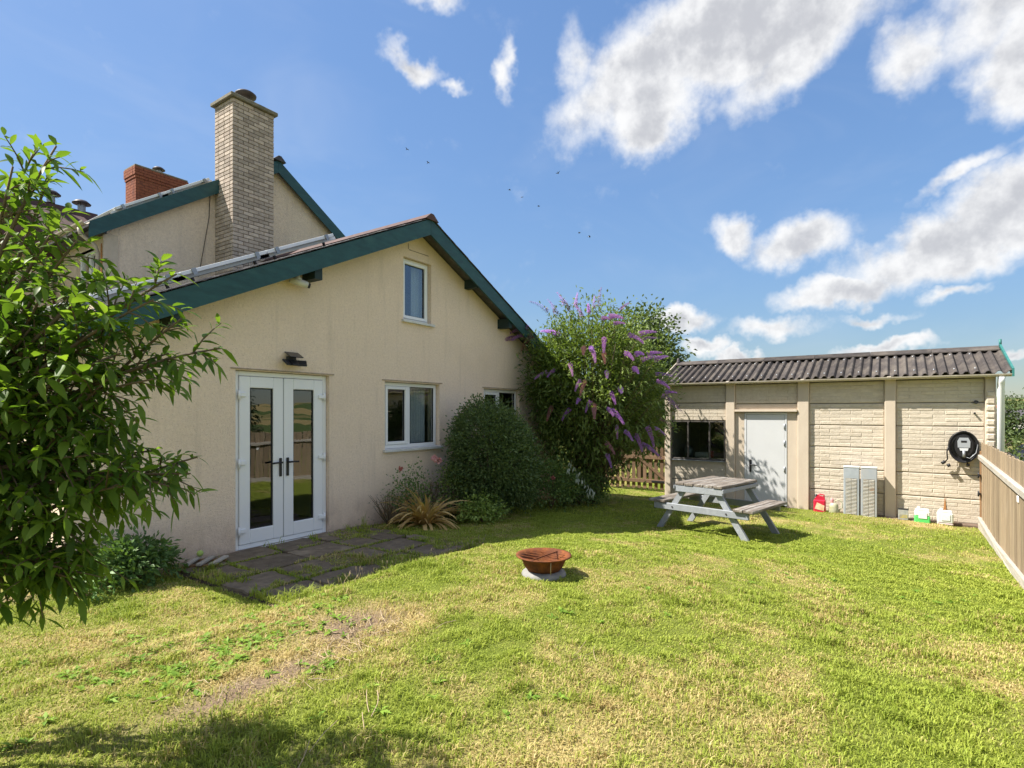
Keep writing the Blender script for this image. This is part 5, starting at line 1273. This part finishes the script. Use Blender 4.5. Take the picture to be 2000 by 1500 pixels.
bloom(rose2, 848, 894, -.62, pinkm, s_=.055); bloom(rose2, 856, 898, -.62, pinkm, s_=.05); bloom(rose, 782, 915, -.4, redm, 8, .035); bloom(rose3, 1080, 932, -1.3, redm, 7, .035)
# trailing silver leaved spray at the foot of the buddleia
c = at_z(1140, 968, -.24); c.z = gz(c.x, c.y); e = empty('silver_plant', c, 'pale silvery leaf spray drooping at the foot of the buddleia', 'plant')
lm = leaf_mat('silver_leaf', (.30, .34, .27), (.52, .56, .47), .2, .6, .2); P = []; D = []
for (px, py) in ((1115, 902), (1122, 912), (1130, 925), (1138, 934), (1145, 945), (1152, 955), (1160, 963), (1128, 936), (1148, 962), (1112, 918)):
    for k in range(5): P.append(at_d(px+rng.uniform(-3, 3), py+rng.uniform(-4, 4), 10.0)); D.append((rng.gauss(0, .4), rng.gauss(0, .4), -1))
P = np.array([tuple(p) for p in P]); D = np.array(D); o = leaves('foliage', P, D, rdir(len(P)), NR.uniform(.06, .11, len(P)), NR.uniform(.02, .032, len(P)), lm, e, kind='stuff'); o.location = -c
woody(e, c, [tuple(P[0]), tuple(P[20]), tuple(P[45])], .008, MT['stem'])

# ------------------------------------------------------------------ trees beyond
def tree(name, label, x, y, h, r, dark, light, n=500, per=12, ll=.16, seed=1, trunk=.12, lo=.15, group=None, conic=False):
    z = gz(x, y); c = Vector((x, y, z)); e = empty(name, c, label, 'tree', group); lm = leaf_mat(name+'_leaf'+str(seed), dark, light, .18, .55, .3)
    if conic:
        m_ = n; t = NR.random(m_)**.8; a = NR.random(m_)*6.283; rr = r*(1-t)**.8*(.55+.5*NR.random(m_)); zz = z+h*(lo+(1-lo)*t)
        C_ = np.stack([x+rr*np.cos(a), y+rr*np.sin(a), zz-.15*rr], 1); P = np.repeat(C_, per, 0)+NR.normal(size=(m_*per, 3))*ll*1.1
        D = unit(np.repeat(np.stack([np.cos(a), np.sin(a), -.1+0*a], 1), per, 0)+rdir(m_*per)*.7); R = np.repeat(NR.random(m_)*.6, per)+NR.random(m_*per)*.4
    else: P, D, R, _ = blob_crown((x, y, z+h*(.5+lo/2)), r, r, h*(.5-lo/2), n, per, ll*1.3, .4, -1, seed, .45)
    m_ = len(P); o = leaves('crown', P, D, unit(np.array([0, 0, .7])+rdir(m_)), NR.uniform(ll*.7, ll*1.2, m_), NR.uniform(ll*.35, ll*.6, m_), lm, e, R, 'stuff'); o.location = -c
    wood = MB(); wood.tube([c+Vector((0, 0, -.1)), c+Vector((.03*h*.3, 0, h*.4)), c+Vector((0, .02*h, h*.75))], [trunk, trunk*.7, trunk*.25], 8)
    for k in range(7):
        a = k*2.4; zz = h*(.3+.06*k); wood.tube([c+Vector((0, 0, zz)), c+Vector((r*.65*math.cos(a), r*.65*math.sin(a), zz+h*.12))], [trunk*.4, trunk*.1], 6)
    w = wood.build('trunk', MT['bark'], e); w.location = -c
dk = (.018, .036, .014); lt = (.06, .09, .032)
p = at_d(1250, 700, 17); tree('evergreen_tree', 'dark evergreen tree rising behind the buddleia', p.x, p.y, 5.0, 1.15, (.05, .085, .028), (.17, .225, .07), 1700, 14, .15, 61, lo=.1)
p = at_d(1215, 800, 21); tree('garden_tree', 'green tree behind the picket gate', p.x, p.y, 3.6, 1.5, dk, lt, 260, 12, .17, 62, lo=.1)
tree('young_conifer', 'conifer beyond the boarded fence, mirrored in the door glass', 8.2, -14.5, 4.3, 1.5, (.014, .03, .014), (.04, .065, .03), 420, 12, .14, 63, lo=.06, conic=True)
for i, (px, d, h, r) in enumerate(((1960, 62, 3.9, 1.7), (2005, 92, 6.2, 4), (1975, 110, 6.5, 4.2))):
    p = at_d(px, 800, d); lab = ('nearest dark tree beside the white downpipe', 'broad tree behind the far house at the right edge', 'tall tree in the far row behind the white house')[i]
    tree('field_tree', lab, p.x, p.y, h, r, (.03, .055, .018), (.09, .125, .04), 160, 10, .5, 70+i, trunk=.25, lo=.05, group='trees across the field')
# hedge along the far field and one nearer bush behind the fence
for i, (px, d, r, h) in enumerate(((1966, 20, .9, 1.75), (1995, 34, 1.7, 1.6))):
    p = at_d(px, 850, d); tree('hedge_bush', ('leafy bush just beyond the fence beside the downpipe', 'round bush at the near edge of the field')[i], p.x, p.y, h, r, (.04, .07, .02), (.13, .17, .05), 90, 10, .16, 80+i, trunk=.04, lo=.05)
def hedge(px0, px1, d0, d1, h, label, seed):
    a = at_d(px0, 805, d0); b = at_d(px1, 805, d1); n = 900; t = NR.random(n)
    P = np.stack([a.x+(b.x-a.x)*t+NR.normal(size=n)*.4, a.y+(b.y-a.y)*t+NR.normal(size=n)*.6, 0*t], 1); P[:, 2] = ground_z(P[:, 0], P[:, 1])+h*NR.random(n)
    c = Vector((a+b)/2); c.z = gz(c.x, c.y); e = empty('field_hedge', c, label, 'hedge')
    o = leaves('foliage', P, rdir(n), rdir(n), np.full(n, .7), np.full(n, .45), leaf_mat('hedge_leaf'+str(seed), (.03, .055, .018), (.08, .12, .035), .15), e, kind='stuff'); o.location = -c
hedge(1940, 2120, 84, 76, 1.3, 'long green hedge along the far side of the golden field', 1)
def hedge_xy(p0, p1, h, label, seed, n=1500):
    t = NR.random(n); P = np.stack([p0[0]+(p1[0]-p0[0])*t+NR.normal(size=n)*.4, p0[1]+(p1[1]-p0[1])*t+NR.normal(size=n)*.4, 0*t], 1); P[:, 2] = ground_z(P[:, 0], P[:, 1])+h*NR.random(n)
    c = Vector(((p0[0]+p1[0])/2, (p0[1]+p1[1])/2, 0)); c.z = gz(c.x, c.y); e = empty('field_hedge', c, label, 'hedge')
    o = leaves('foliage', P, rdir(n), rdir(n), np.full(n, .5), np.full(n, .35), leaf_mat('hedge_leaf'+str(seed), (.03, .055, .018), (.08, .12, .035), .15), e, kind='stuff'); o.location = -c
hedge_xy((-6, -34), (34, -38), 1.6, 'hedge beyond the boarded fence, mirrored in the door glass', 2)

# far white house with dark roof, and a car parked behind the fence
hpz = at_d(1988, 830, 84); fh = empty('far_house', (hpz.x, hpz.y, gz(hpz.x, hpz.y)), 'small white house with dark slate roof across the field', 'house', rz=.9)
MB().box(-4, 4, -2.6, 2.6, -.5, 2.5).build('wall', M('far_wall', (.62, .60, .56), rough=.9), fh)
MB().prism([(-3, 2.4), (3, 2.4), (0, 4.1)], 'x', -4.3, 4.3).build('roof', MT['slate'], fh)
for xx in (-2.4, 0, 2.4):
    w = MB().box(xx-.5, xx+.5, -2.64, -2.605, .9, 1.9).build('window', MT['upvc'], fh); MB().box(xx-.42, xx+.42, -2.66, -2.645, .98, 1.82).build('pane', MT['pvcell'], w)
MB().box(2.5, 3.2, -.35, .35, 3.6, 4.9).build('chimney', MT['redbrick'], fh)
def car(px, d, rz, label, paint):
    p = at_d(px, 860, d); e = empty('parked_car', (p.x, p.y, gz(p.x, p.y)), label, 'car', rz=rz)
    mb = MB(); mb.prism([(-2.1, .35), (2.1, .35), (2.1, .62), (1.9, .85), (1.15, .93), (-1.6, .95), (-2.05, .85)], 'y', -.85, .85); mb.build('body', paint, e)
    mb = MB(); V = []
    for (s_, w) in ((-1, .78), (1, .78)):
        V += [(1.05, s_*w, .93), (.35, s_*.62, 1.42), (-1.1, s_*.62, 1.42), (-1.65, s_*w, .95)]
    mb.add(V, [(0, 1, 2, 3), (7, 6, 5, 4), (0, 4, 5, 1), (1, 5, 6, 2), (2, 6, 7, 3), (3, 7, 4, 0)]); mb.build('cabin_glass', MT['pvcell'], e)
    MB().bevbox(-1.05, .32, -.62, .62, 1.421, 1.46, .015).build('roof_panel', paint, e)
    for (x, y) in ((-1.3, -.8), (1.3, -.8), (-1.3, .8), (1.3, .8)):
        w = MB().tube([(x, y-.1, .32), (x, y+.1, .32)], .32, 18).build('wheel', MT['black'], e); MB().tube([(x, y-.12, .32), (x, y+.12, .32)], .19, 14).build('rim', MT['alu'], w)
    for s_ in (-.6, .6): MB().box(2.06, 2.12, s_-.18, s_+.18, .64, .78).build('headlight', MT['alu'], e)
car(2030, 30, .9, 'dark car parked beyond the boarded fence', M('car_grey', (.06, .065, .075), rough=.25, spec=.6))

# ------------------------------------------------------------------ grass
def in_slab(x, y):
    m_ = np.zeros(len(x), bool)
    for (a, b, c_, d) in SLABS: m_ |= (x > a+.03) & (x < b-.03) & (y > c_+.03) & (y < d-.03)
    ed_ = np.minimum(np.minimum(x-PX0, PX1-x), y-PY0)
    return m_ & ~(ed_ < .75*np.clip(fbm(x*2.7+3, y*2.7, 83, 3)-.30, 0, 1)*2) & ~(fbm(x*2.1+9, y*2.1+2, 85, 3) > .62)
def grass_mat():
    m, t = new_mat('grass_blades'); lk = t.links.new
    out = N(t, 'ShaderNodeOutputMaterial'); b = N(t, 'ShaderNodeBsdfPrincipled'); tr = N(t, 'ShaderNodeBsdfTranslucent'); mx = N(t, 'ShaderNodeMixShader')
    def at(k): a = N(t, 'ShaderNodeAttribute', attribute_name=k); return a.outputs['Fac']
    def mix(f, a, c):
        x = N(t, 'ShaderNodeMix', data_type='RGBA'); lk(f, x.inputs[0])
        for i, q in ((6, a), (7, c)):
            if hasattr(q, 'links'): lk(q, x.inputs[i])
            else: x.inputs[i].default_value = rgba(q)
        return x.outputs[2]
    g = mix(at('rnd'), (.20, .29, .026), (.44, .50, .07)); d = mix(at('rnd'), (.44, .30, .12), (.74, .61, .30)); c = mix(at('dry'), g, d)
    lk(c, b.inputs['Base Color']); lk(c, tr.inputs[0]); b.inputs['Roughness'].default_value = .6; b.inputs['Specular IOR Level'].default_value = .2
    mx.inputs[0].default_value = .35; lk(b.outputs[0], mx.inputs[1]); lk(tr.outputs[0], mx.inputs[2]); lk(mx.outputs[0], out.inputs[0]); return m
def make_grass():
    Ps = []
    def scatter(n, x0, x1, y0, y1): return np.stack([NR.uniform(x0, x1, n), NR.uniform(y0, y1, n)], 1)
    # thinner with distance from the lawn's near end
    Q = np.vstack([scatter(760000, -5.2, 5.2, -7.45, -.1), scatter(420000, 3, 13.5, -7.5, 2.5)])
    x, y = Q[:, 0], Q[:, 1]; r = np.hypot(x-CAM.x, y-CAM.y)
    keep = NR.random(len(x)) < np.clip((4.2/np.maximum(r, .1))**1.15, .1, 1)
    dep = (x-CAM.x)*FW.x+(y-CAM.y)*FW.y; lat = (x-CAM.x)*RT.x+(y-CAM.y)*RT.y
    keep &= (dep > 1.2) & (np.abs(lat) < dep*1.02+.5)
    keep &= ~in_slab(x, y)
    keep &= ~((x > -1.62) & (x < 7.52) & (y > -.06)); keep &= ~((x > GX-.16) & (y < -1.8)); keep &= y < -.03+6*(x > 7.5)
    keep &= y > fence_y(x)+.04
    inp = (x > PX0) & (x < PX1) & (y > PY0); jn = fbm(x*2.2, y*2.2, 77, 3)
    keep &= ~inp | ((jn > .40) & (NR.random(len(x)) < .8))
    keep &= np.hypot(x-pp.x, y-pp.y) > .205
    so = soil_at(x, y); keep &= NR.random(len(x)) > so*.85
    x, y, r = x[keep], y[keep], r[keep]; n = len(x)
    dry = dry_at(x, y); z = ground_z(x, y)
    onp = (x > PX0) & (x < PX1) & (y > PY0); z[onp] = -.002
    tall = .35+.8*fbm(x*2.6, y*2.6, 91, 4)**1.3*1.5+.9*sst(.5, .75, fbm(x*9, y*9, 93, 2))
    edge = np.clip(1-np.abs(y+.12)/.2, 0, 1)*(x < 2)*(x > -2)
    tuft = (fbm(x*1.9+4, y*1.9, 95, 3) > .66)
    L = (.016+.018*NR.random(n))*tall*(1+.55*tuft)*(1-.22*sst(3.5, 7, r)+.8*edge)
    L = np.where(onp, L*1.7+.012, L)
    a = NR.random(n)*6.283; lean = NR.uniform(.25, 1.25, n)*np.where(dry > .6, 1.2, 1)
    W = (.0017+.0017*NR.random(n))*(1+np.clip(r-3, 0, 8)*.13)
    d = np.stack([np.cos(a), np.sin(a)], 1); s = np.stack([-np.sin(a), np.cos(a), 0*a], 1)
    base = np.stack([x, y, z-.004], 1)
    mid = base+np.concatenate([d*(L*.25*lean)[:, None], (L*.62)[:, None]], 1); tip = base+np.concatenate([d*(L*.85*lean)[:, None], (L*(1.0-.28*lean))[:, None]], 1)
    V = np.stack([base-s*W[:, None], base+s*W[:, None], mid-s*(W*.8)[:, None], mid+s*(W*.8)[:, None], tip], 1).reshape(-1, 3)
    T = (np.arange(n)[:, None, None]*5+np.array([(0, 1, 3), (0, 3, 2), (2, 3, 4)])[None]).reshape(-1, 3)
    pr = np.clip(dry*1.15-.12, 0, 1); isdry = np.where(NR.random(n) < pr, NR.uniform(.7, 1, n), NR.uniform(0, .3, n)*(.4+dry))
    rn = NR.random(n)*.5+.25*fbm(x*1.3, y*1.3, 99, 3)+.3*fbm(x*11, y*11, 101, 2)
    rn = np.where(tuft, rn*.7, rn)
    o = link('lawn_grass', tri_mesh('lawn_grass', V, T, grass_mat(), dict(rnd=np.repeat(rn, 5), dry=np.repeat(isdry, 5)))); print('blades', n)
    tag(o, 'short mown lawn grass, green with straw coloured dry patches', 'grass', kind='stuff')
make_grass()
def make_weeds():
    lm = leaf_mat('weed_leaf', (.13, .24, .03), (.28, .42, .06), .35, .6, .2); P, D, U, L = [], [], [], []
    r = random.Random(33); spots = []
    for (px, py, k, sp) in ((470, 1300, 60, .36), (250, 1330, 40, .4), (560, 1260, 24, .2), (420, 1240, 20, .25), (640, 1330, 9, .07), (300, 1240, 8, .2), (620, 1205, 12, .25), (860, 1300, 4, .12), (1080, 1210, 3, .1), (330, 1360, 12, .35), (750, 1420, 7, .4), (1500, 1130, 4, .5), (1850, 1190, 6, .6), (1320, 1250, 5, .5), (200, 1260, 10, .35), (1650, 1170, 6, .6), (880, 1420, 7, .4), (120, 1350, 10, .35)):
        c = at_z(px, py, .07 if px < 1300 else -.15)
        for i in range(k): spots.append((c.x+r.gauss(0, sp), c.y+r.gauss(0, sp*.6)))
    for (x, y) in spots:
        z = gz(x, y)
        for i in range(r.randint(6, 11)):
            a = r.uniform(0, 6.283); P.append((x, y, z+.005)); D.append((math.cos(a), math.sin(a), r.uniform(.25, .9))); U.append((r.gauss(0, .2), r.gauss(0, .2), 1)); L.append(r.uniform(.035, .075))
    # joints of the paving and foot of the wall
    for k in range(330):
        s_ = r.choice(SLABS); 
        if r.random() < .5: x, y = r.choice((s_[0], s_[1])), r.uniform(s_[2], s_[3])
        else: x, y = r.uniform(s_[0], s_[1]), r.choice((s_[2], s_[3]))
        if not (PX0+.05 < x < PX1-.05 and PY0+.1 < y < -.12): continue
        if fbm(x*2.2, y*2.2, 77, 3) < .36: continue
        for i in range(r.randint(4, 9)):
            a = r.uniform(0, 6.283); P.append((x+r.gauss(0, .02), y+r.gauss(0, .02), -.01)); D.append((math.cos(a), math.sin(a), r.uniform(.5, 1.8))); U.append((r.gauss(0, .2), r.gauss(0, .2), 1)); L.append(r.uniform(.03, .07))
    P = np.array(P); D = np.array(D); U = np.array(U); L = np.array(L)
    o = leaves('lawn_weeds', P, D, U, L, L*NR.uniform(.2, .36, len(L)), lm, None, kind='stuff', droop=.3); tag(o, 'broad leaved weeds scattered through the lawn and paving joints', 'weeds')
    st = MB()
    for (px, py, k, sp) in ((600, 1345, 15, .17), (700, 1270, 40, .16), (680, 1460, 5, .2), (640, 1290, 12, .2), (440, 1390, 14, .12), (1160, 1310, 3, .2), (760, 1250, 16, .14)):
        c = at_z(px, py, .07)
        for i in range(k):
            x = c.x+r.gauss(0, sp); y = c.y+r.gauss(0, sp*.8); a = r.gauss(.6, .7); l = r.uniform(.05, .22) if k > 8 else r.uniform(.15, .3); pts = []
            bend = r.gauss(0, .3)
            for q in range(5):
                t = q/4-.5; aa = a+bend*t; xx = x+math.cos(aa)*l*t; yy = y+math.sin(aa)*l*t; pts.append((xx, yy, gz(xx, yy)+.012+.018*r.random()))
            st.tube(pts, r.uniform(.001, .0024), 4, cap=False)
    # wispy seed stalks on the bank by the patio
    for k in range(70):
        x = r.uniform(-.4, 1.9); y = PY0+r.gauss(-.02, .06); z = gz(x, y); h = r.uniform(.05, .15); lx, ly = r.gauss(0, .03), r.gauss(0, .03)
        st.tube([(x, y, z), (x+lx*.4, y+ly*.4, z+h*.6), (x+lx, y+ly, z+h)], .0011, 4, cap=False); st.tube([(x+lx*.9, y+ly*.9, z+h*.85), (x+lx, y+ly, z+h), (x+lx*1.1, y+ly*1.1, z+h+.02)], [.0015, .0045, .001], 4, cap=False)
    tag(st.build('dry_stems', MT['stick']), 'dead straw coloured stems lying on the bare patch of lawn', 'stems', kind='stuff')
make_weeds()
